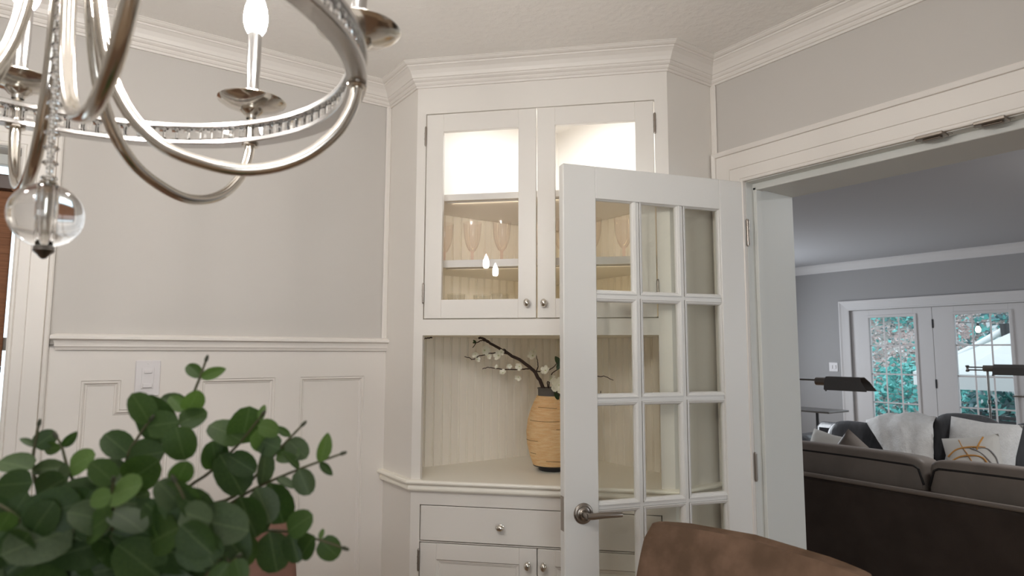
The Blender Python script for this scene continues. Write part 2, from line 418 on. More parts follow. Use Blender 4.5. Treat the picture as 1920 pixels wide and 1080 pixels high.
rail = [(0, 1.471), (.006, 1.474), (.026, 1.469), (.030, 1.465), (.030, 1.457), (.026, 1.4545), (.019, 1.453), (.0165, 1.447), (.0145, 1.440), (.0150, 1.434), (.011, 1.430), (.010, 1.423), (0, 1.422)]
S('trim_6', MB().sweep([(-.012, D), (XC, D)], rail, skew=(.8, 0)), M['trim'], 'white chair rail capping the wainscot', smooth=True)
S('trim_7', MB().cbox((1.050, D-.011, 1.471), (XC, D, H-.084), .004), M['trim'], 'narrow white corner strip left of the cabinet')
S('trim_8', MB().cbox((E-.011, YC-.024, 2.163), (E, YC, H-.084), .004), M['trim'], 'narrow white corner strip right of the cabinet')
S('baseboard_back', MB().cbox((-.037, D-.014, 0), (XC, D, .13), .004), M['trim'], 'white baseboard below the wainscot')

# casing profile shared by the opening and the window: (distance from the opening, thickness)
def casing(name, pts, fr, label, mt, w=.127):
    pr = [(0, 0), (0, .013), (.004, .015), (.0095, .0155), (.0105, .013), (.012, .0155), (w*.40, .016), (w*.408, .0125), (w*.42, .0165), (w*.845, .0175), (w*.86, .014), (w*.87, .021), (w*.93, .024), (w*.965, .0255), (w, .0235), (w, 0)]
    mb = MB().sweep(pts, pr, fr)
    return S(name, mb, mt, label)
# opening casing; path runs so that the trim lies outside (right of travel)
RFR = frame((E, 0, 0), (0, -1, 0), (0, 0, 1), (-1, 0, 0))     # u=-y, v=z, n=into the room
oc = casing('trim_9', [(-OY0, 0), (-OY0, OZ), (-OY1, OZ), (-OY1, 0)], RFR, 'wide white casing around the opening to the living room', M['trim'], .128)
for yc in (.772, .628):
    fr = frame((E, yc, OZ), (0, 1, 0), (1, 0, 0), (0, 0, -1))
    mb = MB().cbox((-.036, -.024, -.001), (.036, .020, .009), .002, fr)
    mb.cbox((-.026, -.010, .009), (.022, .008, .014), .002, fr).cbox((-.046, .004, -.001), (.046, .020, .004), .001, fr)
    tag(mb.build('catch_plate', M['nickel_b'], oc), 'bronze catch plate under the casing head')
# jambs: rebate for the doors, stop, deep board
mb = MB()
for yj, sg in ((OY1, -1), (OY0, 1)):
    mb.box((E+.002, yj, 0), (E2, yj+sg*.002, OZ)); 
    mb.cbox((E+.042, yj+sg*.002, 0), (E+.078, yj+sg*.016, OZ-.016), .002); mb.box((E+.078, yj+sg*.002, 0), (E2+.004, yj+sg*.010, OZ-.012))
mb.box((E+.002, OY0, OZ-.002), (E2, OY1, OZ)); mb.cbox((E+.042, OY0, OZ-.027), (E+.078, OY1, OZ-.002), .002); mb.box((E+.078, OY0, OZ-.020), (E2+.004, OY1, OZ-.002))
S('trim_10', mb, M['jamb'], 'deep white jamb lining with door stop in the opening')

# ------------------------------------------------------------------ dining room window at the left edge
win = structure_empty('window_1', ((WX0+WX1)/2, D, WZ0), 'window with brown shade at the left edge')
MB().sweep([(WX1, WZ0), (WX1, WZ1), (WX0, WZ1), (WX0, WZ0)], [(0, 0), (0, .014), (.005, .0165), (.010, .0165), (.012, .0135), (.014, .016), (.040, .0165), (.0405, .014), (.043, .0165), (.086, .017), (.0875, .0135), (.090, .024), (.098, .026), (.102, .0225), (.102, 0)],
           frame((0, D, 0), (1, 0, 0), (0, 0, 1), (0, -1, 0))).build('window_casing', M['trim'], win)
mb = MB()
mb.box((WX1, D, WZ0), (WX1+.001, D+.15, WZ1)); mb.box((WX0-.001, D, WZ0), (WX0, D+.15, WZ1)); mb.box((WX0, D, WZ1-.001), (WX1, D+.15, WZ1+.001))
mb.build('window_jamb', M['trim'], win)
MB().cbox((WX0-.11, D-.045, WZ0-.03), (WX1+.11, D+.10, WZ0), .004).build('window_sill', M['trim'], win)
mb = MB()
for x0, x1, z0, z1 in ((WX0, WX0+.045, WZ0, WZ1), (WX1-.006, WX1, WZ0, WZ1), (WX0, WX1, WZ0, WZ0+.05), (WX0, WX1, WZ1-.035, WZ1), (WX0, WX1, 1.42, 1.46)):
    mb.cbox((x0, D+.09, z0), (x1, D+.12, z1), .003)
mb.build('sash', M['jamb'], win)
MB().box((WX0+.04, D+.100, WZ0+.04), (WX1-.015, D+.106, 1.43)).build('pane', M['pane'], win)
MB().box((WX0+.04, D+.108, 1.45), (WX1-.015, D+.114, WZ1-.03)).build('pane', M['pane'], win)
bl = thing('roman_shade', ((WX0+WX1)/2, D+.05, 1.37), 'brown woven window shade hanging at the left edge', 'window shade')
mb = MB()
for k in range(22):
    z0 = 1.372+k*.0245; mb.cbox((WX0+.012, D+.045, z0), (WX1-.012, D+.053, z0+.0248), .0008)
tag(mb.build('woven_slats', M['shade'], bl), kind='stuff')
MB().cbox((WX0+.01, D+.02, 1.908), (WX1-.010, D+.062, 1.955), .004).build('headrail', M['darkwood'], bl)
MB().cbox((WX0+.012, D+.040, 1.350), (WX1-.012, D+.058, 1.374), .004).build('bottom_rail', M['darkwood'], bl)
mb = MB().tube([(WX1-.05, D+.04, 1.40), (WX0+.05, D+.04, 1.40)], .003, 6); mb.build('lift_cord', M['pillow'], bl)

# light switch on the wainscot
sw = thing('light_switch', (.2335, D, 1.331), 'white slider light switch on the wainscot above the plant', 'light switch')
fr = frame((.2335, D, 1.331), (1, 0, 0), (0, 0, 1), (0, -1, 0))
MB().cbox((-.0365, -.058, 0), (.0365, .058, .006), .003, fr).build('cover_plate', M['plastic'], sw)
MB().cbox((-.018, -.034, .006), (.018, .034, .0085), .0012, fr).build('switch_body', M['plastic'], sw)
MB().cbox((-.012, .016, .0085), (.012, .027, .013), .0015, fr).build('slider', M['plastic'], sw)
MB().cbox((-.014, -.031, .0085), (.014, -.017, .0125), .003, fr).build('rocker', M['plastic'], sw)
for z in (.048, -.048): MB().lathe([(0, .0072), (.0025, .0068), (.003, .006)], 10, fr @ Matrix.Translation((0, z, 0))).build('screw', M['plastic'], sw)

# ------------------------------------------------------------------ corner cabinet (built in)
cab = thing('corner_cabinet', (1.55, 1.99, 0), 'white built-in corner cabinet with glass doors above an open niche', 'cabinet')
r2 = sqrt(.5)
CFR = frame((PA[0], PA[1], 0), (r2, -r2, 0), (0, 0, 1), (r2, r2, 0))     # u=along the front, v=z, n=into the cabinet
WF = (V((PB[0], PB[1]))-V((PA[0], PA[1]))).length                       # front width
IX, IY = 1.925, 2.375                                                   # interior faces
def cpoly(off, inset=0.0):
    # plan polygon inside the cabinet from a line parallel to the front, off behind it, to the back walls
    c = (PA[0]+PA[1]) + off*sqrt(2); x0, y1 = XC+.018+inset, IY; y0 = YC+.018+inset
    return [(x0, min(c-x0, y1)), (c-y0, y0), (IX, y0), (IX, IY), (x0, IY)]
def slab(mb, z0, z1, off):
    p = cpoly(off); n = len(p)
    vs = [V((x, y, z0)) for x, y in p]+[V((x, y, z1)) for x, y in p]
    mb.add(vs, [tuple(reversed(range(n))), tuple(range(n, 2*n))]+[(i, (i+1) % n, n+(i+1) % n, n+i) for i in range(n)])
    return mb
# face frame
s0, s1 = .035, .8945
mb = MB()
for u0, u1, z0, z1 in ((0, s0, .09, H-.06), (s1, WF, .09, H-.06), (s0, s1, 2.332, H-.06), (s0, s1, 1.481, 1.540), (s0, s1, .869, .92), (s0, s1, .7385, .7405), (s0, s1, .09, .12)):
    mb.box((u0, z0, 0), (u1, z1, .022), 0, CFR)
mb.build('face_frame', M['cab'], cab)
# returns beside the face frame
mb = MB().box((XC, PA[1], .0), (XC+.018, D+.012, H-.01)).box((PB[0], YC, 0), (E, YC+.018, H-.01))
mb.build('side_panel', M['cab'], cab)
# toe kick, carcass floor slabs, niche ceiling, shelves
for z0, z1 in ((.05, .12), (1.482, 1.548), (H-.035, H-.015)): slab(MB(), z0, z1, .0225).build('carcass_deck', M['cab'] if z0 > 2 else M['cab_in'], cab)
for z0, z1 in ((2.001, 2.025), (1.741, 1.769)): slab(MB(), z0, z1, .05).build('shelf', M['cab'], cab)
# beadboard lining: every board its own piece with a rounded bead on one edge
def bead_boards(z0, z1):
    w = .0405
    prof = [(0, .010), (0, .0045), (.0015, .0015), (.0035, .0), (.0055, .0015), (.0068, .0048), (.0082, .0048), (.0095, .001), (w-.002, .001), (w-.0008, .004), (w-.0008, .010)]
    out = None
    n1 = int((IX-.003-XC-.018)/w)
    fr = frame((0, 0, 0), (1, 0, 0), (0, 1, 0), (0, 0, 1))
    for base, dx, dy, cnt in ((V((IX-.012, IY, 0)), V((-1, 0, 0)), V((0, 1, 0)), int((IX-.012-XC-.02)/w)), (V((IX, IY-.012, 0)), V((0, -1, 0)), V((1, 0, 0)), int((IY-.012-YC-.02)/w))):
        me = None
        for k in range(cnt):
            o = base + dx*(k*w)
            f4 = frame(o+V((0, 0, z0)), dx, dy, (0, 0, 1))
            if me is None:
                mb_ = MB(); p = [V((a, b, z)) for z in (0, z1-z0) for a, b in prof]; n = len(prof)
                mb_.add(p, [(i, (i+1) % n, n+(i+1) % n, n+i) for i in range(n)]+[tuple(range(n)), tuple(reversed(range(n, 2*n)))])
                ob = mb_.build('beadboard_plank', M['bead']); me = ob.data; ob.parent = cab; setw(ob, f4)
            else: place('beadboard_plank', me, cab, f4)
bead_boards(.957, 1.482); bead_boards(1.548, 2.001); 
mb = MB().box((XC+.018, IY+.008, .12), (IX+.01, IY+.02, H-.08)).box((IX+.008, YC+.018, .12), (IX+.02, IY+.01, H-.08)); mb.build('back_panel', M['cab_in'], cab)
mb = MB(); mb.box((XC+.018, IY-.001, 2.026), (IX, IY+.004, H-.035)).box((IX-.001, YC+.018, 2.026), (IX+.004, IY, H-.035)); mb.build('back_panel', M['cab'], cab)
# puck light in the top compartment
pk = MB().lathe([(0, H-.053), (.030, H-.053), (.034, H-.047), (.034, H-.035)], 24, Matrix.Translation((1.60, 2.02, 0))); pk = pk.build('puck_light', M['puck'], cab)
d = bpy.data.lights.new('cabinet_puck_lamp', 'AREA'); d.shape = 'DISK'; d.size = .10; d.energy = 3.0; d.color = (.95, .98, 1)
lo = bpy.data.objects.new('cabinet_puck_lamp', d); COL.objects.link(lo); lo.location = (1.60, 2.02, H-.058)
# warm strips added under both shelves to brighten the lower compartments
for zt, off, pw in ((2.000, .085, .50), (1.740, .085, .34)):
    MB().cbox((.10, zt-.0018, off-.007), (.84, zt+.0005, off+.007), .0006, CFR).build('added_light_strip', M['cab'], cab)
    c_ = CFR @ V((.47, zt-.006, off)); t_ = CFR @ V((.47, zt-.20, off+.28))
    d = bpy.data.lights.new('added_strip_lamp', 'AREA'); d.shape = 'RECTANGLE'; d.size = .012; d.size_y = .70; d.energy = pw; d.color = (1, .84, .60)
    o = bpy.data.objects.new('added_strip_lamp', d); COL.objects.link(o)
    zax = (c_-t_).normalized(); yax = V((r2, -r2, 0)); xax = yax.cross(zax)
    o.matrix_basis = frame(c_, xax, yax, zax)
# counter with ogee nosing wrapping front and returns
mb = MB()
cp = [(XC, D+.01), (XC, PA[1]), (PB[0], YC), (E, YC), (E, D+.01)]
n = len(cp); mb.add([V((x, y, z)) for z in (.930, .957) for x, y in cp], [tuple(reversed(range(n))), tuple(range(n, 2*n))]+[(i, (i+1) % n, n+(i+1) % n, n+i) for i in range(n)])
mb.sweep([(XC, D), PA, PB, (E, YC)], [(0, .9575), (.020, .9575), (.0245, .955), (.0265, .9505), (.0255, .946), (.022, .9435), (.014, .942), (.0125, .938), (.015, .9335), (.0165, .929), (.0165, .924), (.0135, .919), (.009, .917), (0, .917)])
mb.build('counter', M['counter'], cab)
def knob(parent, u, v, n0, horiz, fr=CFR):
    f4 = fr @ Matrix.Translation((u, v, n0)) @ (Matrix.Diagonal((1.32, 1, -1, 1)) if horiz else Matrix.Diagonal((1, 1.32, -1, 1)))
    MB().lathe([(0, .0275), (.005, .027), (.0088, .0245), (.0112, .0205), (.0115, .0175), (.0095, .0135), (.006, .011), (.0048, .008), (.0052, .003), (.0085, .0015), (.009, 0)], 20, f4).build('knob', M['nickel'], parent, True)
def hinge(parent, u, v, h=.034):
    f4 = CFR @ Matrix.Translation((u, v, 0))
    mb = MB().tube([f4 @ V((0, -h, -.003)), f4 @ V((0, h, -.003))], .0042, 10)
    for q in (-h, h): mb.lathe([(0, .006), (.003, .004), (.0042, 0)], 10, f4 @ Matrix.Translation((0, q, -.003)) @ Matrix.Rotation(-pi/2 if q > 0 else pi/2, 4, 'X'))
    for q in (-h/3, h/3): mb.box((-.0046, q-.0006, -.0076), (.0046, q+.0006, .001), 0, f4)
    mb.build('hinge', M['nickel_b'], parent, True)
def glass_door(u0, u1, z0, z1, hin, kn):
    d = MB(); t0, t1 = .0, .021; sw_ = .066
    d.cbox((u0, z0, t0), (u0+sw_, z1, t1), .0012, CFR); d.cbox((u1-sw_, z0, t0), (u1, z1, t1), .0012, CFR)
    d.cbox((u0+sw_, z1-.069, t0), (u1-sw_, z1, t1), .0012, CFR); d.cbox((u0+sw_, z0, t0), (u1-sw_, z0+.070, t1), .0012, CFR)
    o = d.build('glass_door', M['cab'], cab)
    a, b, c, e = u0+sw_-.004, u1-sw_+.004, z0+.066, z1-.065     # left pane tilted in its rebate to shift the bulb reflections
    tl = (-.030, .011) if kn[0] < .46 else (0, 0)
    pn = lambda u, v, n_: CFR @ V((u, v, n_+tl[0]*(u-(a+b)/2)+tl[1]*(v-(c+e)/2)))
    MB().hexa([pn(u, v, n_) for n_ in (.0115, .0140) for u, v in ((a, c), (b, c), (b, e), (a, e))]).build('pane', M['pane'], o)
    knob(o, kn[0], kn[1], 0, False)
    for z in (z1-.085, z0+.095): hinge(o, hin, z)
glass_door(.0388, .4617, 1.5435, 2.3285, .0352, (.4295, 1.598))
glass_door(.4668, .8908, 1.5435, 2.3285, .8945, (.4915, 1.597))
dr = MB().cbox((.0385, .7440, .0), (.8910, .8655, .02), .0015, CFR).build('drawer', M['cab'], cab)
knob(dr, .335, .803, 0, True)
if True: knob(dr, .60, .803, 0, True)
for u0, u1, hu, ku in ((.0385, .4632, .034, .4325), (.4662, .8910, .8955, .4885)):
    d = MB(); st = .062
    d.cbox((u0, .122, 0), (u0+st, .7350, .02), .0012, CFR); d.cbox((u1-st, .122, 0), (u1, .7350, .02), .0012, CFR)
    d.cbox((u0+st, .6785, 0), (u1-st, .7350, .02), .0012, CFR); d.cbox((u0+st, .122, 0), (u1-st, .19, .02), .0012, CFR)
    d.box((u0+st, .19, .009), (u1-st, .6785, .018), 0, CFR)
    d.sweep([(u0+st, .19), (u0+st, .6785), (u1-st, .6785), (u1-st, .19)], [(0, 0), (.003, .003), (.006, .003), (.008, .006), (.012, .0065), (.014, .009)], CFR, closed=True)
    o = d.build('panel_door', M['cab'], cab)
    knob(o, ku, .6795, 0, False); hinge(o, hu, .675)

# ------------------------------------------------------------------ vase with rope wrapping and its branch, in the niche
def NP(s_, z, off): return CFR @ V((s_, z, off))
vs_, vo = .487, .285
vc = NP(vs_, .9575, vo)
vase = thing('vase', vc, 'jute rope wrapped vase with dark neck standing in the cabinet niche', 'vase')
prof = []
def vr(z):   # radius along height
    t = (z-.02)/.27
    pts = [(0, .074), (.12, .086), (.3, .098), (.47, .1015), (.65, .096), (.8, .084), (.92, .070), (1, .059)]
    for (a, ra), (b, rb) in zip(pts, pts[1:]):
        if t <= b: return ra+(rb-ra)*(t-a)/(b-a)
    return .059
NR = 46
mb = MB(); prof = [(.05, .0205)]
for k in range(NR):
    zc = .022+(k+.5)*.268/NR
    for a in (-70, -30, 10, 50): prof.append((vr(zc)+.0028*cos(radians(a)), zc+.0030*sin(radians(a))))
prof.append((.05, .291))
Tv = Matrix.Translation(vc)
mb.lathe(prof, 44, Tv).build('rope_body', M['jute'], vase, True)
mb = MB()
for zc, a0, a1 in ((.197, 170, 250), (.198, 265, 330), (.044, 215, 300), (.121, 150, 200), (.166, 240, 262), (.247, 190, 245), (.070, 165, 195)):
    mb.tube([Tv @ V(((vr(zc)+.0032)*cos(radians(a)), (vr(zc)+.0032)*sin(radians(a)), zc+.0012*sin(a))) for a in range(a0, a1, 6)], .0011, 5)
tag(mb.build('loose_strands', M['jute_d'], vase), 'darker loose jute strands', kind='stuff')
MB().lathe([(.046, .20), (.052, .285), (.053, .292), (.052, .316), (.056, .321), (.059, .3215), (.060, .319), (.057, .314), (.0565, .292), (.058, .287)], 40, Tv).build('neck', M['collar'], vase, True)
MB().lathe([(0, 0), (.052, 0), (.0555, .003), (.0555, .013), (.060, .016), (.076, .018), (.0775, .021), (.074, .024), (0, .024)], 40, Tv).build('foot', M['black'], vase, True)

br = thing('flowering_branch', NP(vs_, 1.20, vo), 'dark blossoming branch with white flowers leaning out of the rope vase', 'branch')
def bpt(x, y, off):                          # a point of the niche off behind the cabinet front
    r = ray(x, y); n_ = V((r2, r2, 0)); c_ = (V((PA[0], PA[1], 0)).dot(n_)) + off
    return EYE + r*(c_/r.dot(n_))
def branch(pts, r0, r1, name='branch'):
    p = [bpt(*q) for q in pts]
    p = [q if q.z < 1.474 else V((q.x, q.y, 1.474)) for q in p]
    sp = smooth_path(p, 5); n = len(sp)
    sp = [q+V((rnd.uniform(-1, 1), rnd.uniform(-1, 1), rnd.uniform(-1, 1)))*.0016 if 0 < i < n-1 else q for i, q in enumerate(sp)]
    return MB().tube(sp, [r0+(r1-r0)*i/(n-1) for i in range(n)], 7).build(name, M['bark'], br, True)
main = [(1030, 760, .285), (1018, 725, .28), (1003, 698, .27), (985, 682, .25), (955, 664, .22), (930, 650, .19), (908, 636, .15), (898, 631, .12)]
branch(main, .0085, .0042, 'main_stem')
for pts in ([(955, 664, .22), (935, 661, .22), (915, 663, .21), (895, 669, .20), (886, 674, .2), (878, 670, .19), (871, 669, .19)],
            [(915, 642, .16), (905, 638, .17), (893, 643, .17), (886, 652, .17)],
            [(996, 691, .26), (978, 692, .26), (955, 693, .25), (930, 691, .25), (915, 689, .24), (905, 692, .24)],
            [(1005, 700, .27), (1008, 690, .27), (1008, 678, .27), (1005, 665, .26)],
            [(1000, 696, .27), (1020, 697, .27), (1035, 690, .27), (1045, 680, .26)],
            [(990, 686, .25), (984, 680, .25), (975, 678, .24)], [(950, 661, .2), (948, 656, .2), (944, 654, .2)],
            [(1028, 735, .285), (1030, 715, .28), (1036, 700, .28), (1052, 688, .27), (1062, 676, .27)],
            [(1034, 735, .285), (1045, 712, .285), (1090, 700, .28), (1118, 705, .26), (1135, 706, .25), (1150, 713, .24)],
            [(1040, 738, .285), (1070, 735, .28), (1100, 738, .27), (1122, 742, .26), (1127, 733, .25)],
            [(1030, 735, .285), (1026, 718, .285), (1029, 716, .285)], [(810, 628, .08), (800, 634, .09), (794, 636, .1)]):
    branch(pts, .0028, .0014, 'twig')
def flower_mesh(n, rr, cup):
    mb = MB()
    for k in range(n):
        a = 2*pi*k/n; d = V((cos(a), sin(a), 0)); t = V((-sin(a), cos(a), 0)); vs = []
        for i, (q, w, h) in enumerate(((.1, .12, 0), (.45, .42, .12), (.85, .46, .34), (1.08, .22, .5))):
            for sgn in (-1, 0, 1): vs.append((d*q+t*(w*sgn)+V((0, 0, h*cup+(.10 if sgn else 0))))*rr)
        mb.add(vs, [(i*3+j, i*3+j+1, i*3+j+4, i*3+j+3) for i in range(3) for j in range(2)])
    mb.lathe([(0, .25*rr), (.16*rr, .2*rr), (.2*rr, 0)], 8, None, 1)
    return mb
fm = flower_mesh(5, 1, 1.0).build('blossom', [M['petal'], M['bud']], None, True, False); fm.parent = br; fme = fm.data
first = True
def blossom(x, y, off, size):
    global first
    size *= 1.5
    p = bpt(x, y, off)
    if p.z > 1.462: p.z = 1.462
    q = (EYE-p).normalized().to_track_quat('Z', 'Y').to_matrix().to_4x4()
    mw = Matrix.Translation(p) @ q @ Matrix.Rotation(rnd.uniform(-.7, .7), 4, 'X') @ Matrix.Rotation(rnd.uniform(-.7, .7), 4, 'Y') @ Matrix.Rotation(rnd.uniform(0, 6), 4, 'Z') @ Matrix.Scale(size, 4)
    if first: setw(fm, mw); first = False
    else: place('blossom', fme, br, mw)
for x, y, o, s_ in ((908, 657, .2, .013), (891, 664, .2, .009), (894, 674, .2, .008), (935, 667, .21, .012), (940, 660, .2, .008), (916, 668, .2, .007), (943, 699, .24, .009), (974, 687, .25, .010),
                    (955, 686, .24, .007), (972, 707, .25, .009), (999, 667, .26, .012), (1000, 660, .26, .008), (1023, 695, .26, .012), (1033, 710, .27, .011), (1038, 716, .26, .008), (932, 688, .24, .006), (1100, 695, .27, .010), (1075, 690, .27, .011)):
    blossom(x, y, o, s_)
for x, y, s_ in ((1048, 722, .030), (1066, 735, .024)):
    for sc, rz_ in ((1, 0), (.72, .6), (.45, 1.1)):
        p = bpt(x, y, .20-.006*(1-sc)*3); q = (EYE-p).normalized().to_track_quat('Z', 'Y').to_matrix().to_4x4()
        place('large_blossom', fme, br, Matrix.Translation(p) @ q @ Matrix.Rotation(rz_, 4, 'Z') @ Matrix.Scale(s_*sc, 4))
def leaf_mesh(name, w=.5, fold=.10, curl=.12, tip=.9, base=.25):
    # unit leaf along +X, length 1, surface up +Z
    mb = MB(); vs = []
    xs = (0, .1, .25, .45, .65, .82, .94, 1.0)
    for x in xs:
        h = (sin(pi*min(1, x**tip))**base)*w if 0 < x < 1 else 0
        if x == 0: h = .02
        if x == 1: h = .015
        z = -curl*x*x
        vs += [V((x, -h, z+fold*h/w)), V((x, -h*.5, z+fold*.30*h/w)), V((x, 0, z)), V((x, h*.5, z+fold*.30*h/w)), V((x, h, z+fold*h/w))]
    fs = [(i*5+j, i*5+j+1, i*5+j+6, i*5+j+5) for i in range(len(xs)-1) for j in range(4)]
    mb.add(vs, fs); return mb
lf = leaf_mesh('leaf', .24, .08, .2, 1, .7)
lfo = lf.build('leaf', M['leafd'], None, True, False); lfo.parent = br; lfm = lfo.data
def aim(p, d, up):
    x = V(d).normalized(); z = (V(up)-x*V(up).dot(x)).normalized(); y = z.cross(x)
    return frame(p, x, y, z)
lv = [(1053, 688, .27, (1037, 660), .05), (1044, 693, .26, (1054, 676), .045), (1058, 700, .26, (1070, 680), .05), (1127, 742, .25, (1120, 748), .02), (1040, 735, .22, (1050, 755), .035), (1052, 738, .22, (1056, 765), .03), (893, 643, .17, (884, 634), .018), (893, 643, .17, (878, 641), .016)]
for i, (x, y, o, tq, L) in enumerate(lv):
    p = bpt(x, y, o); q = bpt(tq[0], tq[1], o)
    mw = aim(p, q-p, (EYE-p)+V((rnd.uniform(-.5, .5), rnd.uniform(-.5, .5), .8))) @ Matrix.Scale(L, 4)
    if i == 0: setw(lfo, mw)
    else: place('leaf', lfm, br, mw)

# ------------------------------------------------------------------ glassware on the cabinet shelves
gob_prof = [(.0335, 0), (.0345, .0015), (.030, .004), (.012, .008), (.0065, .012), (.0052, .020), (.0075, .026), (.0055, .032), (.0065, .040), (.0105, .046)]
bowl = [(.0105, .046), (.014, .050), (.021, .062), (.027, .078), (.0318, .096), (.0345, .114), (.0348, .126), (.0358, .128), (.0352, .131), (.0362, .146), (.0372, .158), (.0362, .158), (.0350, .145), (.0335, .126), (.0305, .096), (.0258, .078), (.0198, .062), (.0125, .051)]
gl0 = None
def goblet(u, off, label):
    global gl0
    p = NP(u, 1.7695, off); t = thing('wine_goblet', p, label, 'goblet', 'pink glass goblets on the middle cabinet shelf')
    if gl0 is None:
        T = Matrix.Translation(p)
        a = MB().lathe(gob_prof, 24, T).build('stem', M['pink_d'], t, True, False)
        mb = MB().lathe(bowl, 28, T)
        for k in range(14):
            pth = [T @ V(((r_+.0008)*cos(a_), (r_+.0008)*sin(a_), z_)) for r_, z_, a_ in [(bowl[i][0], bowl[i][1], k*2*pi/14+i*.28) for i in range(0, 4)]]
            mb.tube(pth, [.0018, .0016, .0011, .0006], 5)
        b = mb.build('bowl', M['pink'], t, True, False)
        gl0 = (a.data, b.data)
    else:
        for nm, me in zip(('stem', 'bowl'), gl0):
            o = bpy.data.objects.new(nm, me); COL.objects.link(o); o.parent = t
gu = [.076, .190, .308, .426, .543, .660, .778]
names = ['first pink goblet from the left, half hidden by the left door frame', 'second pink goblet from the left, in clear view behind glass', 'third pink goblet from the left, nearest the middle of the left pane',
         'fourth pink goblet from the left, behind the meeting cabinet doors', 'fifth pink goblet from the left, a sliver seen beside the open door', 'sixth pink goblet from the left, behind the stile of the open door', 'rightmost pink goblet, seen through the open door\'s top pane']
for u, nm in zip(gu, names): goblet(u, .13, nm)
tm = None
for i, (u, off, nm) in enumerate(((.125, .14, 'leftmost clear tumbler on the cabinet floor behind the left pane'), (.215, .20, 'clear tumbler right of the leftmost one on the cabinet floor'),
                                  (.30, .15, 'clear tumbler below the bulb reflections in the left pane'), (.62, .16, 'clear tumbler on the cabinet floor behind the open door'))):
    p = NP(u, 1.5485, off)
    if tm is None:
        tm = MB().lathe([(0, .001), (.026, .001), (.028, .006), (.036, .098), (.0348, .098), (.0265, .008), (0, .007)], 28).build('glass_tumbler', M['clear'], None, True, False)
        o = tm
    else:
        o = bpy.data.objects.new('glass_tumbler', tm.data); COL.objects.link(o)
    o.location = p; tag(o, nm, 'glass', 'clear tumblers on the cabinet floor')

# ------------------------------------------------------------------ open french door of the dining room
HG = V((E-.001, OY1, 0)); FE = V((1.304, 1.583, 0))
du = (HG-FE).normalized(); DW = .712
dn = V((-du.y, du.x, 0))                       # away from the camera
if dn.dot(V((1, 1, 0))) < 0: dn = -dn
DFR = frame(HG-du*DW+V((0, 0, .008)), du, (0, 0, 1), dn)      # u from the free edge to the hinge, v up, n through the thickness
door = structure_empty('door_1', HG-du*DW/2, 'open white french door with fifteen panes in front of the cabinet')
DH, TH = 2.027, .035
def dz(z): return z-.008
st = .118; lu0, lu1 = st, DW-.110; ow, mw_ = (lu1-lu0-2*.031)/3, .031
rows = [1.926-i*.337 for i in range(5)]; oh = .306
for u0, u1 in ((0, lu0), (lu1, DW)): MB().cbox((u0, 0, 0), (u1, DH, TH), .003, DFR).build('stile', M['door'], door)
for z0, z1 in ((rows[0], DH+.008), (.008, rows[4]-oh)): MB().cbox((lu0-.001, dz(z0), .0004), (lu1+.001, dz(z1), TH-.0004), .002, DFR).build('rail', M['door'], door)
for k in (1, 2):
    u0 = lu0+k*ow+(k-1)*mw_; MB().cbox((u0+.009, dz(rows[4]-oh), .006), (u0+mw_-.009, dz(rows[0]), TH-.006), .001, DFR).build('muntin', M['door'], door)
for i in range(4):
    z1 = rows[i]-oh; z0 = rows[i+1]; MB().cbox((lu0, dz(z0)+.009, .0062), (lu1, dz(z1)-.009, TH-.0062), .001, DFR).build('muntin', M['door'], door)
bead = [(0, .005), (0, .0068), (.0035, .0068), (.006, .009), (.0075, .0125), (.0075, .0152)]
bead = [(-.0095, .0035), (-.006, .0033), (-.0045, .0052), (0, .007), (.003, .0105), (.0045, .0152), (.0045, TH-.0152), (.003, TH-.0105), (0, TH-.007), (-.0045, TH-.0052), (-.006, TH-.0033), (-.0095, TH-.0035)]
bme = pme = None
for i in range(5):
    for k in range(3):
        u0 = lu0+k*(ow+mw_); z1 = dz(rows[i]); f4 = DFR @ Matrix.Translation((u0, z1-oh, 0))
        if bme is None:
            o = MB().sweep([(0, 0), (0, oh), (ow, oh), (ow, 0)], bead, None, closed=True).build('glazing_bead', M['door']); bme = o.data
            o2 = MB().box((.001, .001, .0155), (ow-.001, oh-.001, .0195)).build('pane', M['door_pane']); pme = o2.data
            for q in (o, o2): q.parent = door; setw(q, f4)
        else:
            place('glazing_bead', bme, door, f4); place('pane', pme, door, f4)
for side, n0 in ((-1, 0), (1, TH)):
    f4 = DFR @ Matrix.Translation((.063, .911, n0)) @ Matrix.Diagonal((1, 1, side, 1))
    h = MB().lathe([(0, .012), (.014, .0115), (.017, .008), (.0215, .0068), (.0225, .0088), (.0255, .0085), (.027, .0055), (.0305, .0045), (.032, .0025), (.0325, 0)], 36, f4).build('handle_rosette', M['nickel_b'], door, True)
    mb = MB().tube([f4 @ V((0, 0, .008)), f4 @ V((0, 0, .030)), f4 @ V((.002, 0, .040))], [.0115, .0095, .009], 16)
    mb.tube([f4 @ V((-.006, 0, .043)), f4 @ V((.012, 0, .044)), f4 @ V((.05, .0005, .044)), f4 @ V((.095, -.001, .043)), f4 @ V((.112, -.002, .042))], [.0090, .0100, .0092, .0088, .0078], 14)
    mb.build('lever', M['nickel_b'], h, True)
for z in (1.84, 1.02, .22):
    f4 = DFR @ Matrix.Translation((DW+.004, z, -.003))
    mb = MB().tube([f4 @ V((0, -.045, 0)), f4 @ V((0, .045, 0))], .0058, 12)
    for q in (-.046, .046): mb.lathe([(0, .004), (.004, .003), (.005, -.003)], 10, f4 @ Matrix.Translation((0, q, 0)) @ Matrix.Rotation(-pi/2 if q > 0 else pi/2, 4, 'X'))
    mb.build('hinge', M['nickel_b'], door, True)
MB().box((-.001, .86, .006), (.001, .965, TH-.006), 0, DFR).build('latch_plate', M['nickel_b'], door)

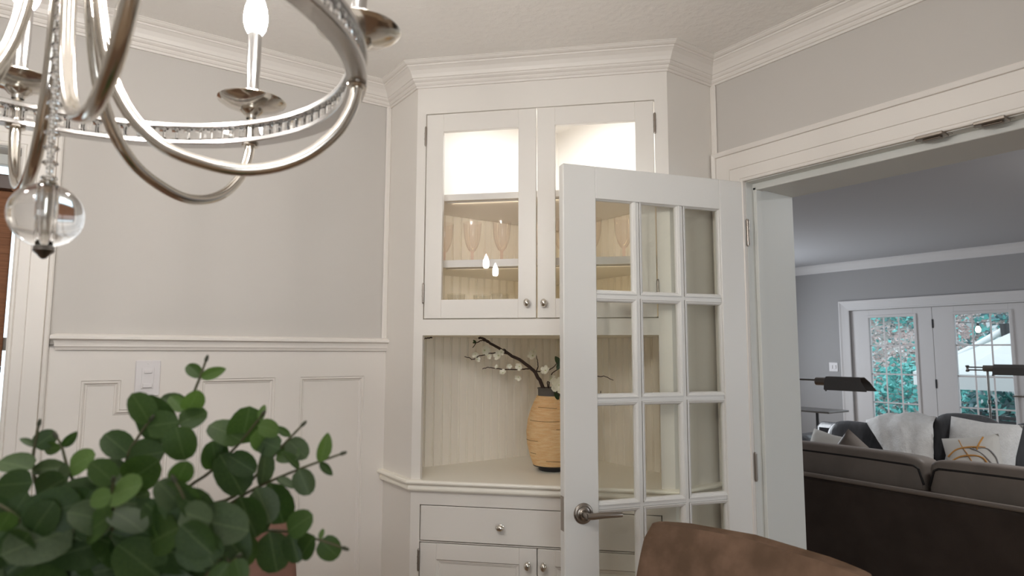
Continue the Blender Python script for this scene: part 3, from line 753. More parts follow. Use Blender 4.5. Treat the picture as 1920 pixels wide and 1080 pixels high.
# ------------------------------------------------------------------ chandelier
CC = V((-.0252, .9062, 0)); ZR = 1.42
ch = thing('chandelier', (CC.x, CC.y, 1.53), 'polished nickel chandelier with candle bulbs and a crystal ring hanging over the table', 'chandelier')
def cyl(rho, ang, z): a = radians(ang); return CC+V((rho*cos(a), rho*sin(a), z))
def ring(mb, r0, r1, z0, z1, seg=120):
    pr = [(r0+.0012, z0), (r1-.0012, z0), (r1, z0+.0012), (r1, z1-.0012), (r1-.0012, z1), (r0+.0012, z1), (r0, z1-.0012), (r0, z0+.0012), (r0+.0012, z0)]
    return mb.lathe(pr, seg, Matrix.Translation(CC))
ring(MB(), .331, .357, ZR+.350, ZR+.3585).build('bottom_ring', M['satin'], ch, True)
ring(MB(), .331, .357, ZR+.3790, ZR+.3875).build('top_ring', M['satin'], ch, True)
# cut crystals between the two ring bands
mb = MB(); w2, d2, hh = .0094, .0066, .0203
oct_ = [(-w2, -d2*.5), (-w2*.5, -d2), (w2*.5, -d2), (w2, -d2*.5), (w2, d2*.5), (w2*.5, d2), (-w2*.5, d2), (-w2, d2*.5)]
lv_ = [(0, .62), (.004, 1), (hh-.004, 1), (hh, .62)]
vs = [V((x*s_, y*s_, z)) for z, s_ in lv_ for x, y in oct_]; fs = [(i*8+j, i*8+(j+1) % 8, (i+1)*8+(j+1) % 8, (i+1)*8+j) for i in range(3) for j in range(8)]+[tuple(reversed(range(8))), tuple(24+j for j in range(8))]
cr0 = mb.add(vs, fs).build('crystal', M['crystal']); cr0.parent = ch; NC = 108
for k in range(NC):
    a = 2*pi*k/NC; mw = Matrix.Translation(CC+V((.344*cos(a), .344*sin(a), ZR+.3586))) @ Matrix.Rotation(a+pi/2, 4, 'Z')
    if k == 0: setw(cr0, mw)
    else: place('crystal', cr0.data, ch, mw)
arm_prof = [(.022, .60), (.026, .52), (.034, .452), (.040, .408), (.048, .362), (.061, .318), (.085, .277), (.120, .246), (.165, .230), (.207, .2245), (.250, .2325), (.288, .252), (.318, .281), (.334, .308), (.342, .333), (.344, .350)]
bob = [(.0085, .394), (.0095, .399), (.0125, .4005), (.0185, .4065), (.0175, .4095), (.032, .4125), (.047, .4185), (.0545, .4235), (.0555, .4255), (.0545, .4265), (.046, .4225), (.030, .4175), (.012, .4155)]
can = [(.0125, .4155), (.0125, .432), (.0098, .440), (.0098, .462), (.0108, .476), (.0112, .500), (.0112, .5445), (.009, .5445), (.009, .530)]
bul = [(.0085, .5435), (.0125, .547), (.0165, .555), (.0190, .566), (.0195, .577), (.0180, .590), (.0140, .604), (.0085, .617), (.0035, .628), (0, .634)]
arm_data = {}
for ia, ang in enumerate((99.5, 39.5, -20.5, -80.5, -140.5, 159.5)):
    fr = Matrix.Translation(V((CC.x, CC.y, ZR))) @ Matrix.Rotation(radians(ang), 4, 'Z')
    if ia == 0:
        a = MB().tube(smooth_path([V((r_, 0, z_)) for r_, z_ in arm_prof], 4), .0078, 14).build('arm', M['nickel'], None, True)
        parts = [('collar', MB().lathe([(.0078, .345), (.0125, .3455), (.0135, .3475), (.0125, .350), (.0078, .350)], 20, Matrix.Translation((.344, 0, 0))), M['nickel']),
                 ('cup_stem', MB().lathe([(.0062, .3865), (.0085, .3875), (.0062, .392), (.0062, .401)], 16, Matrix.Translation((.344, 0, 0))), M['nickel']),
                 ('ring_post', MB().lathe([(.0068, .3585), (.0068, .379)], 14, Matrix.Translation((.344, 0, 0))), M['nickel']),
                 ('bobeche', MB().lathe(bob, 40, Matrix.Translation((.344, 0, 0))), M['nickel']), ('candle_sleeve', MB().lathe(can, 24, Matrix.Translation((.344, 0, 0))), M['satin']),
                 ('bulb', MB().lathe(bul, 20, Matrix.Translation((.344, 0, 0))), M['bulb'])]
        arm_data['arm'] = a.data; arm_data['parts'] = []
        a.parent = ch; setw(a, fr)
        for nm, mbx, mt_ in parts:
            o = mbx.build(nm, mt_, None, True); o.parent = a; arm_data['parts'].append((nm, o.data))
    else:
        a = place('arm', arm_data['arm'], ch, fr)
        for nm, me in arm_data['parts']:
            o = bpy.data.objects.new(nm, me); COL.objects.link(o); o.parent = a
TC = Matrix.Translation(V((CC.x, CC.y, ZR)))
MB().lathe([(0, .47), (.018, .472), (.030, .49), (.034, .52), (.030, .56), (.024, .60), (.030, .62), (.020, .64), (.012, .66), (.012, .80)], 32, TC).build('hub', M['nickel'], ch, True)
MB().lathe([(.006, .80), (.006, H-1.42-.03)], 14, TC).lathe([(.0, H-1.42), (.062, H-1.42), (.062, H-1.42-.008), (.05, H-1.42-.022), (.012, H-1.42-.032), (.006, H-1.42-.04)], 32, TC).build('stem_and_canopy', M['nickel'], ch, True)
# bead strand: discs and small beads in pairs
disc = [(0, -.0050), (.0036, -.0048), (.0080, -.0014), (.0084, 0), (.0080, .0012), (.0042, .0038), (.0030, .0048), (.0040, .0068), (.0032, .0090), (.0042, .0112), (.0030, .0136), (0, .0138)]
z = .1995; b0 = None
while z < .47:
    mw = Matrix.Translation(V((CC.x, CC.y, ZR+z)))
    if b0 is None:
        b0 = MB().lathe(disc, 10).build('bead', M['crystal'], None, False); b0.parent = ch; setw(b0, mw)
    else: place('bead', b0.data, ch, mw)
    z += .0178
MB().tube([V((CC.x, CC.y, ZR+.112)), V((CC.x, CC.y, ZR+.48))], .0008, 6).build('bead_wire', M['nickel'], ch)
# crystal ball with a bore, brass cap and finial
BR = .0378; BZ = .1555; bore = .0072
prof = []
a0 = math.asin(bore/BR)
for k in range(41):
    a = -pi/2+a0+(pi-2*a0)*k/40; prof.append((BR*cos(a), BZ+BR*.985*sin(a)))
prof = prof+[(bore, BZ-BR*.96)][:0]
prof.append(prof[0])
MB().lathe(prof, 64, TC).build('crystal_ball', M['crystal'], ch, True)
MB().lathe([(0, BZ-BR-.001), (.0050, BZ-BR-.001), (.0050, BZ+BR+.002), (0, BZ+BR+.002)], 18, TC).build('ball_rod', M['nickel'], ch, True)
MB().lathe([(0, .1045), (.003, .1055), (.0062, .1095), (.0098, .1125), (.0110, .1145), (.0100, .1165), (.0105, .1180), (.0085, .1215), (0, .1215)], 24, TC).build('finial', M['pewter'], ch, True)
MB().lathe([(0, BZ+BR*.97), (.008, BZ+BR*.965), (.009, BZ+BR+.001), (.006, BZ+BR+.004), (0, BZ+BR+.004)], 20, TC).build('ball_cap', M['nickel'], ch, True)

# ------------------------------------------------------------------ dining table and chairs
tb = thing('dining_table', (-.05, .91, 0), 'dark walnut dining table under the chandelier and the greenery', 'table')
MB().cbox((-1.0, .42, .72), (.88, 1.40, .76), .006).build('tabletop', M['table'], tb)
mb = MB().box((-.92, .50, .63), (.80, .53, .72)).box((-.92, 1.29, .63), (.80, 1.32, .72)).box((-.92, .53, .63), (-.89, 1.29, .72)).box((.77, .53, .63), (.80, 1.29, .72)); mb.build('apron', M['table'], tb)
for x in (-.92, .80):
    for y in (.50, 1.32): MB().cbox((x-.035, y-.035, 0), (x+.035, y+.035, .72), .005).build('leg', M['table'], tb)

def parsons_chair(loc, rz, w, h, mt, label, taper=0.0):
    t = thing('dining_chair', loc, label, 'chair', None, rz); Mw = wm(t)
    # local: seat faces +X, back at -X
    def curved_back():
        mb = MB(); NU, NV = 14, 16; rings = []
        for i in range(NV+1):
            v = i/NV; z = .42+(h-.42)*v
            rake = -.05-.17*(v**1.2); th = .095-.03*v
            ww = (w/2)*(1-taper*(1-v))
            if v > .9: e = (v-.9)/.1; ww -= .013*(1-sqrt(max(0, 1-e*e))); th *= 1-.35*e*e
            ring_ = []
            for j in range(NU*2):
                a = 2*pi*j/(NU*2)
                cx, cy = cos(a), sin(a); ex = abs(cx)**.35*(1 if cx >= 0 else -1); ey = abs(cy)**.28*(1 if cy >= 0 else -1)
                zz = z
                if v == 1: zz = z+.006*(1-ey*ey)
                ring_.append(Mw @ V((rake+ex*th/2-.012*(1-ey*ey), ey*ww, zz+.012*v*(1-ey*ey))))
            rings.append(ring_)
        n = NU*2; vs = [q for r_ in rings for q in r_]
        fs = [(i*n+j, i*n+(j+1) % n, (i+1)*n+(j+1) % n, (i+1)*n+j) for i in range(NV) for j in range(n)]+[tuple(reversed(range(n))), tuple(NV*n+j for j in range(n))]
        mb.add(vs, fs); return mb
    curved_back().build('backrest', mt, t, True)
    MB().cbox((-.08, -w/2, .36), (.42, w/2, .48), .03, Mw).build('seat', mt, t, True)
    for x in (-.05, .38):
        for y in (-w/2+.04, w/2-.04): MB().cbox((x-.02, y-.02, 0), (x+.02, y+.02, .37), .004, Mw).build('leg', M['darkwood'], t)
    return t
parsons_chair((1.045, .884, 0), radians(180+5.1), .53, .997, M['suede'], 'brown suede dining chair in front of the open french door', 0.0)
parsons_chair((.305, 1.62, 0), radians(-90), .47, 1.005, M['leather_r'], 'reddish brown dining chair half hidden behind the greenery')

# ------------------------------------------------------------------ eucalyptus arrangement on the table
PV = V((.045, .80, .76))
eu = thing('eucalyptus_arrangement', PV, 'green eucalyptus arrangement in a stoneware vase on the dining table', 'plant')
MB().lathe([(0, .002), (.06, 0), (.085, .02), (.10, .10), (.095, .19), (.07, .26), (.062, .275), (.066, .285), (.062, .284), (.055, .272), (.058, .26), (.088, .18), (.09, .10), (.075, .02), (0, .015)], 32, Matrix.Translation(PV)).build('pot', M['pot'], eu, True)
LM = [leaf_mesh('leaf', .40, .10, .10, .95, .42), leaf_mesh('leaf', .46, .04, .18, .85, .40), leaf_mesh('leaf', .24, .10, .15, .95, .6), leaf_mesh('leaf', .33, .16, .10, .9, .5)]
LD = {}
def leaf(parent, p, d, up, L, shape, tone):
    k = (shape, tone)
    mw = aim(p, d, up) @ Matrix.Scale(L, 4)
    if k not in LD:
        o = LM[shape].build('leaf', GREENS[tone], None, True, False); LD[k] = o.data
        o.parent = parent; setw(o, mw)
    else: place('leaf', LD[k], parent, mw)
MOUTH = PV+V((0, 0, .27))
nleaf = 0
def stem_of(pts, r0=.0022, r1=.0012):
    sp = smooth_path([MOUTH+V((rnd.uniform(-.03, .03), rnd.uniform(-.03, .03), 0))]+pts, 5); n = len(sp)
    o = MB().tube(sp, [r0+(r1-r0)*i/(n-1) for i in range(n)], 6).build('stem', M['stem'], eu, True)
    return o, sp
def tip_bud(o, p, d):
    MB().lathe([(0, .009), (.0016, .0075), (.0022, .003), (.0012, 0)], 8, aim(p, d, (0, .3, 1)) @ Matrix.Rotation(pi/2, 4, 'Y')).build('bud', M['stemtip'], o, True)
P = at_depth
# stems that shape the outline of the arrangement: waypoints, then leaves (anchor, tip, length, shape, tone, depth)
hero = [
 ([(235, 990, .74), (300, 860, .73), (350, 765, .72), (372, 715, .72), (385, 679, .72)],
  [((377, 708), (350, 683), .72, 3, 1), ((377, 708), (420, 692), .72, 2, 2), ((352, 765), (300, 745), .71, 3, 3), ((345, 772), (318, 742), .70, 3, 2), ((352, 770), (372, 735), .70, 0, 2), ((335, 795), (385, 770), .69, 1, 1), ((330, 800), (345, 865), .66, 1, 1), ((318, 830), (268, 742), .69, 3, 0), ((300, 860), (248, 832), .7, 0, 1)]),
 ([(120, 1000, .70), (75, 930, .69), (62, 870, .68), (66, 830, .68), (72, 800, .68)],
  [((65, 838), (103, 810), .68, 1, 0), ((65, 838), (38, 820), .68, 2, 3), ((60, 880), (-5, 860), .66, 0, 1), ((60, 882), (120, 872), .68, 2, 3), ((62, 905), (-10, 910), .62, 1, 0), ((68, 930), (110, 900), .66, 1, 0)]),
 ([(180, 1010, .70), (150, 930, .69), (128, 880, .68), (116, 838, .68), (108, 822, .68)],
  [((117, 838), (75, 842), .68, 2, 1), ((117, 838), (143, 812), .68, 2, 0), ((130, 880), (170, 850), .67, 1, 2), ((132, 885), (95, 905), .66, 1, 3)]),
 ([(330, 1010, .74), (430, 945, .72), (480, 915, .70), (560, 880, .69), (637, 852, .68)],
  [((600, 867), (616, 815), .68, 2, 2), ((600, 867), (622, 890), .68, 2, 0), ((560, 880), (580, 928), .68, 0, 3), ((560, 880), (533, 845), .69, 2, 1), ((520, 897), (550, 912), .68, 2, 3), ((506, 905), (530, 985), .67, 0, 0), ((490, 912), (503, 842), .70, 2, 3), ((480, 915), (510, 980), .66, 0, 3), ((455, 928), (415, 850), .69, 0, 0), ((450, 932), (480, 1010), .64, 0, 0)]),
 ([(330, 1000, .74), (440, 930, .72), (490, 880, .71), (535, 830, .70), (564, 800, .70)],
  [((545, 818), (517, 800), .70, 2, 1), ((540, 825), (575, 858), .70, 0, 3), ((525, 842), (480, 822), .70, 1, 1), ((520, 848), (558, 850), .70, 1, 1)]),
 ([(320, 1030, .72), (420, 1000, .70), (520, 995, .68), (590, 1010, .66), (640, 1026, .66)],
  [((600, 1013), (636, 1045), .66, 1, 1), ((600, 1013), (606, 990), .66, 2, 2), ((540, 998), (580, 965), .66, 1, 1), ((545, 998), (560, 1055), .66, 0, 0), ((590, 1005), (560, 1045), .65, 0, 0), ((500, 997), (470, 960), .67, 0, 0), ((505, 997), (520, 1075), .65, 0, 0), ((470, 1000), (440, 1065), .64, 0, 1)]),
 ([(300, 980, .74), (400, 880, .72), (450, 830, .71), (490, 780, .70)],
  [((488, 790), (495, 758), .70, 2, 2), ((484, 798), (525, 808), .69, 1, 2), ((480, 806), (500, 845), .69, 1, 2), ((455, 828), (395, 790), .71, 1, 1), ((452, 832), (470, 768), .72, 1, 1), ((430, 850), (385, 845), .71, 0, 0), ((430, 855), (478, 885), .70, 0, 0), ((405, 880), (400, 830), .71, 1, 1)]),
 ([(240, 1000, .70), (235, 920, .68), (238, 860, .67), (262, 815, .67), (280, 790, .67)],
  [((280, 792), (250, 738), .67, 0, 1), ((275, 800), (330, 790), .67, 1, 1), ((245, 855), (195, 812), .67, 0, 0), ((240, 862), (300, 845), .66, 1, 0), ((236, 900), (170, 870), .66, 1, 3), ((236, 905), (290, 870), .65, 1, 1)]),
 ([(215, 1010, .64), (212, 960, .60), (210, 930, .58), (212, 905, .57)],
  [((210, 930), (165, 938), .57, 1, 2), ((210, 930), (255, 905), .57, 1, 2), ((213, 905), (175, 865), .59, 1, 1), ((212, 960), (270, 985), .58, 1, 0), ((212, 965), (150, 1000), .57, 1, 1)]),
 ([(300, 1030, .64), (330, 980, .60), (345, 940, .58), (330, 905, .58)],
  [((340, 960), (390, 975), .57, 1, 3), ((338, 950), (300, 900), .58, 1, 3), ((330, 905), (350, 870), .59, 1, 1), ((335, 990), (270, 1020), .57, 1, 1), ((340, 985), (395, 1040), .56, 0, 0)]),
 ([(100, 1040, .60), (60, 1000, .58), (20, 960, .57), (-15, 940, .57)],
  [((55, 1000), (20, 1045), .56, 1, 0), ((60, 1000), (95, 945), .57, 1, 0), ((20, 960), (-5, 1000), .56, 1, 1), ((25, 965), (50, 925), .58, 1, 0), ((-10, 940), (-45, 925), .57, 1, 0)]),
 ([(400, 1060, .60), (430, 1055, .58), (445, 1045, .57)], [((430, 1055), (395, 1100), .56, 0, 1), ((440, 1048), (455, 1095), .56, 0, 1), ((400, 1060), (370, 1000), .57, 1, 1)]),
]
for pts, lvs in hero:
    o, sp = stem_of([P(*q) for q in pts])
    tip_bud(o, sp[-1], sp[-1]-sp[-3])
    for (x, y), (tx, ty), dp, shp, tone in lvs:
        p = P(x, y, dp); q = P(tx, ty, dp+rnd.uniform(-.012, .008)); L = (q-p).length
        up = (EYE-p).normalized()*1.0+V((rnd.uniform(-.45, .45), rnd.uniform(-.45, .45), rnd.uniform(-.2, .8)))
        leaf(o, p, q-p, up, L, shp, tone); nleaf += 1
# full lower front of the bunch
for k in range(34):
    x, y, dp = rnd.uniform(-30, 430), rnd.uniform(930, 1100), rnd.uniform(.575, .72)
    tip = P(x, y, dp); mid = MOUTH.lerp(tip, .55)+V((0, 0, .035))
    o, sp = stem_of([mid, tip]); n = len(sp)
    for i in (n-1, n-3, n-5):
        d = (sp[min(i+1, n-1)]-sp[i-1]).normalized(); side = d.cross((EYE-sp[i]).normalized()).normalized()
        for sg in (-1, 1):
            dd = side*sg+d*rnd.uniform(.1, .7)+V((0, 0, rnd.uniform(-.5, .2)))
            leaf(o, sp[i], dd, (EYE-sp[i]).normalized()+V((rnd.uniform(-.5, .5), rnd.uniform(-.3, .3), rnd.uniform(-.2, .9))), rnd.uniform(.034, .052), rnd.choice((0, 1, 1, 3)), rnd.choice((0, 0, 0, 1, 3))); nleaf += 1
# filler stems around the heart of the bunch
for k in range(16):
    a = rnd.uniform(0, 2*pi); el = rnd.uniform(.1, .95); R_ = rnd.uniform(.12, .21)
    tip = MOUTH+V((cos(a)*R_*sqrt(1-(el*.6)**2), sin(a)*R_*.85*sqrt(1-(el*.6)**2), -.01+.26*el))
    if (tip-EYE).length < .5: continue
    mid = MOUTH.lerp(tip, .5)+V((0, 0, .05))
    o, sp = stem_of([mid, tip])
    n = len(sp)
    for i in range(3, n, 2):
        d = (sp[min(i+1, n-1)]-sp[i-1]).normalized(); side = d.cross(V((0, 0, 1))).normalized()
        rot = Matrix.Rotation(rnd.uniform(0, pi), 3, d)
        for sg in (-1, 1):
            if nleaf > 292: break
            dd = (rot @ side)*sg+d*.45+V((0, 0, rnd.uniform(-.2, .1)))
            leaf(o, sp[i], dd, V((rnd.uniform(-.6, .6), rnd.uniform(-1.2, .2), 1)), rnd.uniform(.034, .05), rnd.choice((0, 1, 1, 3)), rnd.choice((0, 0, 0, 1, 1, 3))); nleaf += 1

# ------------------------------------------------------------------ living room: glazed doors
FFR = frame((XF, 0, 0), (0, -1, 0), (0, 0, 1), (1, 0, 0))     # u=-y, v=z, n=away from the room
mb = MB().sweep([(-FD0, 0), (-FD0, FZ), (-FD1, FZ), (-FD1, 0)], [(0, 0), (0, .014), (.015, .016), (.018, .012), (.05, .015), (.085, .02), (.105, .028), (.115, .028), (.115, 0)], frame((XF, 0, 0), (0, -1, 0), (0, 0, 1), (-1, 0, 0)))
S('trim_11', mb, M['gtrim'], 'pale casing around the living room glazed doors')
def leaf_door(name, y1, y0, label, gl, hy):
    o = structure_empty(name, (XF, (y0+y1)/2, 0), label)
    g1, g0 = gl; zt, zb = 1.834, .20
    u0, u1, a, b = -y1, -y0, -g1, -g0
    d = MB(); T0, T1 = .022, .062
    d.cbox((u0+.002, .01, T0), (a, FZ-.003, T1), .002, FFR); d.cbox((b, .01, T0), (u1-.002, FZ-.003, T1), .002, FFR)
    d.cbox((a, zt, T0), (b, FZ-.003, T1), .002, FFR); d.cbox((a, .01, T0), (b, zb, T1), .002, FFR); d.build('door_panel', M['gtrim'], o)
    MB().sweep([(a, zb), (a, zt), (b, zt), (b, zb)], [(-.030, .022), (-.028, .010), (-.006, .010), (0, .018), (0, .030)], FFR, closed=True).build('glass_frame', M['gtrim'], o)
    MB().box((a, zb, .036), (b, zt, .041), 0, FFR).build('pane', M['pane'], o)
    for k in (1, 2): u = a+(b-a)*k/3; MB().cbox((u-.008, zb, .028), (u+.008, zt, .035), .002, FFR).build('muntin', M['plastic'], o)
    for k in (1, 2, 3, 4): z = zt-(zt-zb)*k/5; MB().cbox((a, z-.008, .0281), (b, z+.008, .0349), .002, FFR).build('muntin', M['plastic'], o)
    for z in hy:
        MB().cbox((u0-.006, z-.048, .016), (u0+.010, z+.048, .024), .002, FFR).build('hinge', M['black'], o)
    return o
leaf_door('door_2', FD1, 3.1465, 'left glazed living room door showing the leafy hillside', (3.820, 3.335), ())
d3 = leaf_door('door_3', 3.1455, FD0, 'right glazed living room door behind the floor lamp', (2.934, 2.447), (1.745, 1.09, .3))
MB().lathe([(0, .03), (.02, .028), (.026, .01), (.03, 0)], 20, FFR @ Matrix.Translation((-2.345, 1.0, .022)) @ Matrix.Diagonal((1, 1, -1, 1))).tube([FFR @ V((-2.345, 1.0, -.02)), FFR @ V((-2.345, 1.0, -.035)), FFR @ V((-2.44, 1.0, -.035))], .008, 8).build('handle', M['nickel_b'], d3, True)
s2 = thing('wall_switch', (XF, 4.262, 1.25), 'white double switch plate on the grey wall left of the glazed doors', 'light switch')
fr = frame((XF, 4.262, 1.25), (0, -1, 0), (0, 0, 1), (-1, 0, 0))
MB().cbox((-.055, -.055, 0), (.055, .055, .006), .003, fr).build('cover_plate', M['plastic'], s2)
for u in (-.022, .022): MB().cbox((u-.012, -.022, .006), (u+.012, .022, .012), .002, fr).build('rocker', M['plastic'], s2)

# ------------------------------------------------------------------ sofas
def cushion(mb, c, sx, sy, sz, puff=.35, nu=14, nv=12, fr=None, droop=0.0):
    # rounded cushion: superellipsoid with pinched seams
    vs = []; fs = []
    for i in range(nv+1):
        ph = -pi/2+pi*i/nv
        for j in range(nu*2):
            th = 2*pi*j/(nu*2)
            f = lambda t, e: abs(t)**e*(1 if t >= 0 else -1)
            x = f(cos(ph), puff)*f(cos(th), puff); y = f(cos(ph), puff)*f(sin(th), puff); z = f(sin(ph), puff)
            q = V((x*sx/2, y*sy/2, z*sz/2-droop*(y*y)*(z > 0)))
            q = (fr @ q) if fr else q
            vs.append(q+V(c))
    n = nu*2
    for i in range(nv):
        for j in range(n): fs.append((i*n+j, i*n+(j+1) % n, (i+1)*n+(j+1) % n, (i+1)*n+j))
    return mb.add(vs, fs)
so = thing('sofa', (4.0, 1.55, 0), 'dark brown sofa seen from behind through the opening', 'sofa')
SY0, SY1 = .46, 2.66
def frame_back(): 
    mb = MB(); mb.cbox((3.56, SY0, .06), (3.72, SY1, .715), .02); return mb
frame_back().build('back_frame', M['sofa'], so, True)
mb = MB().tube([(3.575, SY0, .722), (3.575, SY1, .722)], .013, 12).tube([(3.575, SY0, .722), (3.62, SY0-.005, .724), (3.72, SY0, .722)], .012, 8); mb.build('top_welt', M['sofa_c'], so, True)
MB().cbox((3.72, SY0+.2, .06), (4.50, SY1-.2, .32), .02).build('seat_base', M['sofa'], so, True)
for y0, y1 in ((SY0-.02, SY0+.2), (SY1-.2, SY1+.02)): MB().cbox((3.575, y0, .06), (4.50, y1, .60), .05).build('arm', M['sofa'], so, True)
for x in (3.62, 4.42):
    for y in (SY0+.08, SY1-.08): MB().cbox((x-.03, y-.03, 0), (x+.03, y+.03, .06), .004).build('leg', M['darkwood'], so)
for k, (y0, y1) in enumerate(((.62, 1.555), (1.57, 2.50))):
    yc, L = (y0+y1)/2, y1-y0
    c = cushion(MB(), (3.80, yc, .715), .23, L, .33, .22, 26, 20, Matrix.Rotation(radians(6), 4, 'Y'), .006).build('back_cushion', M['sofa_c'], so, True)
    pth = []
    for i in range(41):
        t = i/40; y = y0+.006+(L-.012)*t; e = min(t, 1-t)/.05
        zz = .838-.006*((2*t-1)**2)-(.09*(1-sqrt(max(0, 1-(1-e)**2))) if e < 1 else 0)
        pth.append(V((3.700, y, zz)))
    MB().tube(pth, .0055, 8).build('piping', M['pipe'], c, True)
    cushion(MB(), (4.17, yc, .40), .66, L, .19, .35).build('seat_cushion', M['sofa_c'], so, True)

s3 = thing('sofa', (5.9, 2.5, 0), 'charcoal leather sofa facing the dining room under the throw and pillows', 'sofa')
MB().cbox((6.20, 1.25, .08), (6.34, 3.62, .74), .05).build('back_frame', M['leather'], s3, True)
MB().cbox((5.45, 1.45, .08), (6.22, 3.42, .30), .03).build('seat_base', M['leather'], s3, True)
for y0, y1 in ((1.22, 1.45), (3.42, 3.65)): MB().cbox((5.42, y0, .08), (6.25, y1, .645), .06).build('arm', M['leather'], s3, True)
for x in (5.5, 6.28):
    for y in (1.32, 3.55): MB().cbox((x-.03, y-.03, 0), (x+.03, y+.03, .08), .004).build('leg', M['darkwood'], s3)
for y0, y1, z1, xx, rx in ((2.50, 3.36, .785, 5.99, 0), (2.02, 2.50, .925, 6.12, 0), (1.46, 1.96, .90, 6.10, 0)):
    c = cushion(MB(), (xx, (y0+y1)/2, z1-.235), .25, y1-y0, .47, .45, 18, 16, Matrix.Rotation(radians(14), 4, 'Y') @ Matrix.Rotation(radians(5 if z1 < .85 else 0), 4, 'X'), .02).build('back_cushion', M['leather'], s3, True)
for y0, y1 in ((1.46, 2.1), (2.1, 2.76), (2.76, 3.41)): cushion(MB(), (5.79, (y0+y1)/2, .37), .72, y1-y0, .18, .35).build('seat_cushion', M['leather'], s3, True)

# fleece throw over the charcoal sofa
rows_ = []
key = [  # across: left edge and right edge positions from the back of the sofa down to the seat
 ((6.44, 3.05, .50), (6.44, 2.45, .50)), ((6.43, 3.05, .68), (6.43, 2.44, .72)), ((6.34, 3.04, .765), (6.32, 2.42, .835)), ((6.18, 3.01, .795), (6.17, 2.40, .865)),
 ((6.02, 2.94, .805), (6.03, 2.37, .855)), ((5.86, 2.84, .79), (5.88, 2.32, .82)), ((5.74, 2.72, .70), (5.77, 2.28, .74)), ((5.66, 2.62, .60), (5.68, 2.25, .63)), ((5.58, 2.58, .49), (5.60, 2.22, .50))]
L_ = smooth_path([V(a)+V((0, .08, 0)) for a, b in key], 5); R_ = smooth_path([V(b)+V((0, .09, 0)) for a, b in key], 5); NW = 26
mb = MB(); vs = []; th = .022
for lay in (0, 1):
    for i in range(len(L_)):
        for j in range(NW+1):
            t = j/NW; p = L_[i].lerp(R_[i], t)
            bulge = .035*sin(pi*t)+.009*sin(t*17+i*.2)+.005*sin(i*.9+t*5)+rnd.uniform(-.004, .004)
            nrm = V((-.6 if i > 22 else 0, 0, .8)).normalized()
            vs.append(p+nrm*(bulge+(th*sin(pi*min(1, max(0, t)))**.3 if lay == 0 else 0)))
n1 = len(L_)*(NW+1)
for lay in (0, 1):
    for i in range(len(L_)-1):
        for j in range(NW):
            a = lay*n1+i*(NW+1)+j; q = (a, a+1, a+NW+2, a+NW+1); mb.f.append(q if lay == 0 else q[::-1]); mb.mi.append(0)
for i in range(len(L_)-1):
    for j in (0, NW):
        a = i*(NW+1)+j; b = a+NW+1; mb.f.append((a, b, b+n1, a+n1)); mb.mi.append(0)
for j in range(NW):
    for i in (0, len(L_)-1):
        a = i*(NW+1)+j; mb.f.append((a, a+1, a+1+n1, a+n1)); mb.mi.append(0)
mb.v = vs
tag(mb.build('throw_blanket', M['fluff'], None, 'all'), 'white fleece throw draped over the charcoal leather sofa', 'blanket')

def pillow(name, c, s_, th, rx, ry, rz, mt, label, group=None):
    t = thing(name, c, label, 'pillow', group)
    fr = Matrix.Translation(V(c)) @ Matrix.Rotation(rz, 4, 'Z') @ Matrix.Rotation(ry, 4, 'Y') @ Matrix.Rotation(rx, 4, 'X')
    mb = MB(); N = 18; vs = []                     # local: pillow plane YZ, thickness X
    for lay in (-1, 1):
        for i in range(N+1):
            for j in range(N+1):
                u, v = 2*i/N-1, 2*j/N-1
                ed = max(0, (1-abs(u)**2.6)*(1-abs(v)**2.6)); pin = 1-.07*(1-abs(u*v))*(max(abs(u), abs(v))**3)
                vs.append(fr @ V((lay*th/2*ed**.45+.004*sin(u*7+v*5)*ed, u*s_/2*pin, v*s_/2*pin)))
    n = (N+1)**2
    fs = [(l*n+i*(N+1)+j, l*n+i*(N+1)+j+1, l*n+(i+1)*(N+1)+j+1, l*n+(i+1)*(N+1)+j) for l in (0, 1) for i in range(N) for j in range(N)]
    mb.add(vs, fs).build('cover', mt, t, 'all')
    def on(u, v, lift=.004):
        ed = max(0, (1-abs(u)**2.6)*(1-abs(v)**2.6)); return fr @ V((-th/2*ed**.45-lift, u*s_/2*.97, v*s_/2*.97))
    return t, on
pillow('throw_pillow', (5.92, 2.10, .66), .50, .17, radians(3), radians(20), radians(-4), M['fluff'], 'large white fluffy pillow at the right end of the charcoal sofa')
pt, on = pillow('throw_pillow', (5.66, 2.055, .625), .37, .14, radians(-12), radians(24), radians(6), M['pillow'], 'cream pillow with orange and grey yarn lines in front of the fluffy pillow')
def yarn(pts, mt, nm, r=.006):
    MB().tube(smooth_path([on(-u, v) for u, v in pts], 6), r, 6).build(nm, mt, pt, True)
yarn([(-.85, .12), (-.5, .35), (-.1, .42), (.3, .40), (.55, .36)], M['orange'], 'yarn_line'); yarn([(.25, .30), (.36, .55), (.52, .85)], M['orange'], 'yarn_line')
yarn([(-.75, -.10), (-.35, .05), (.1, .05), (.42, -.1), (.55, -.5)], M['orange'], 'yarn_line'); yarn([(.3, .36), (.62, .30), (.82, -.05), (.84, -.45)], M['greyyarn'], 'yarn_line', .005)
yarn([(-.35, .8), (-.25, .45), (-.1, .1), (.05, -.4)], M['orange'], 'yarn_line', .003); yarn([(.05, .38), (.4, .1), (.7, -.4)], M['greyyarn'], 'yarn_line', .004)
pillow('throw_pillow', (5.62, 3.17, .545), .36, .14, radians(12), radians(28), radians(10), M['pillow'], 'small pale pillow at the left end of the charcoal sofa')
pillow('throw_pillow', (3.98, 2.08, .68), .40, .15, radians(35), radians(12), radians(4), M['sofa_c'], 'taupe pillow whose corner peeks over the brown sofa back')

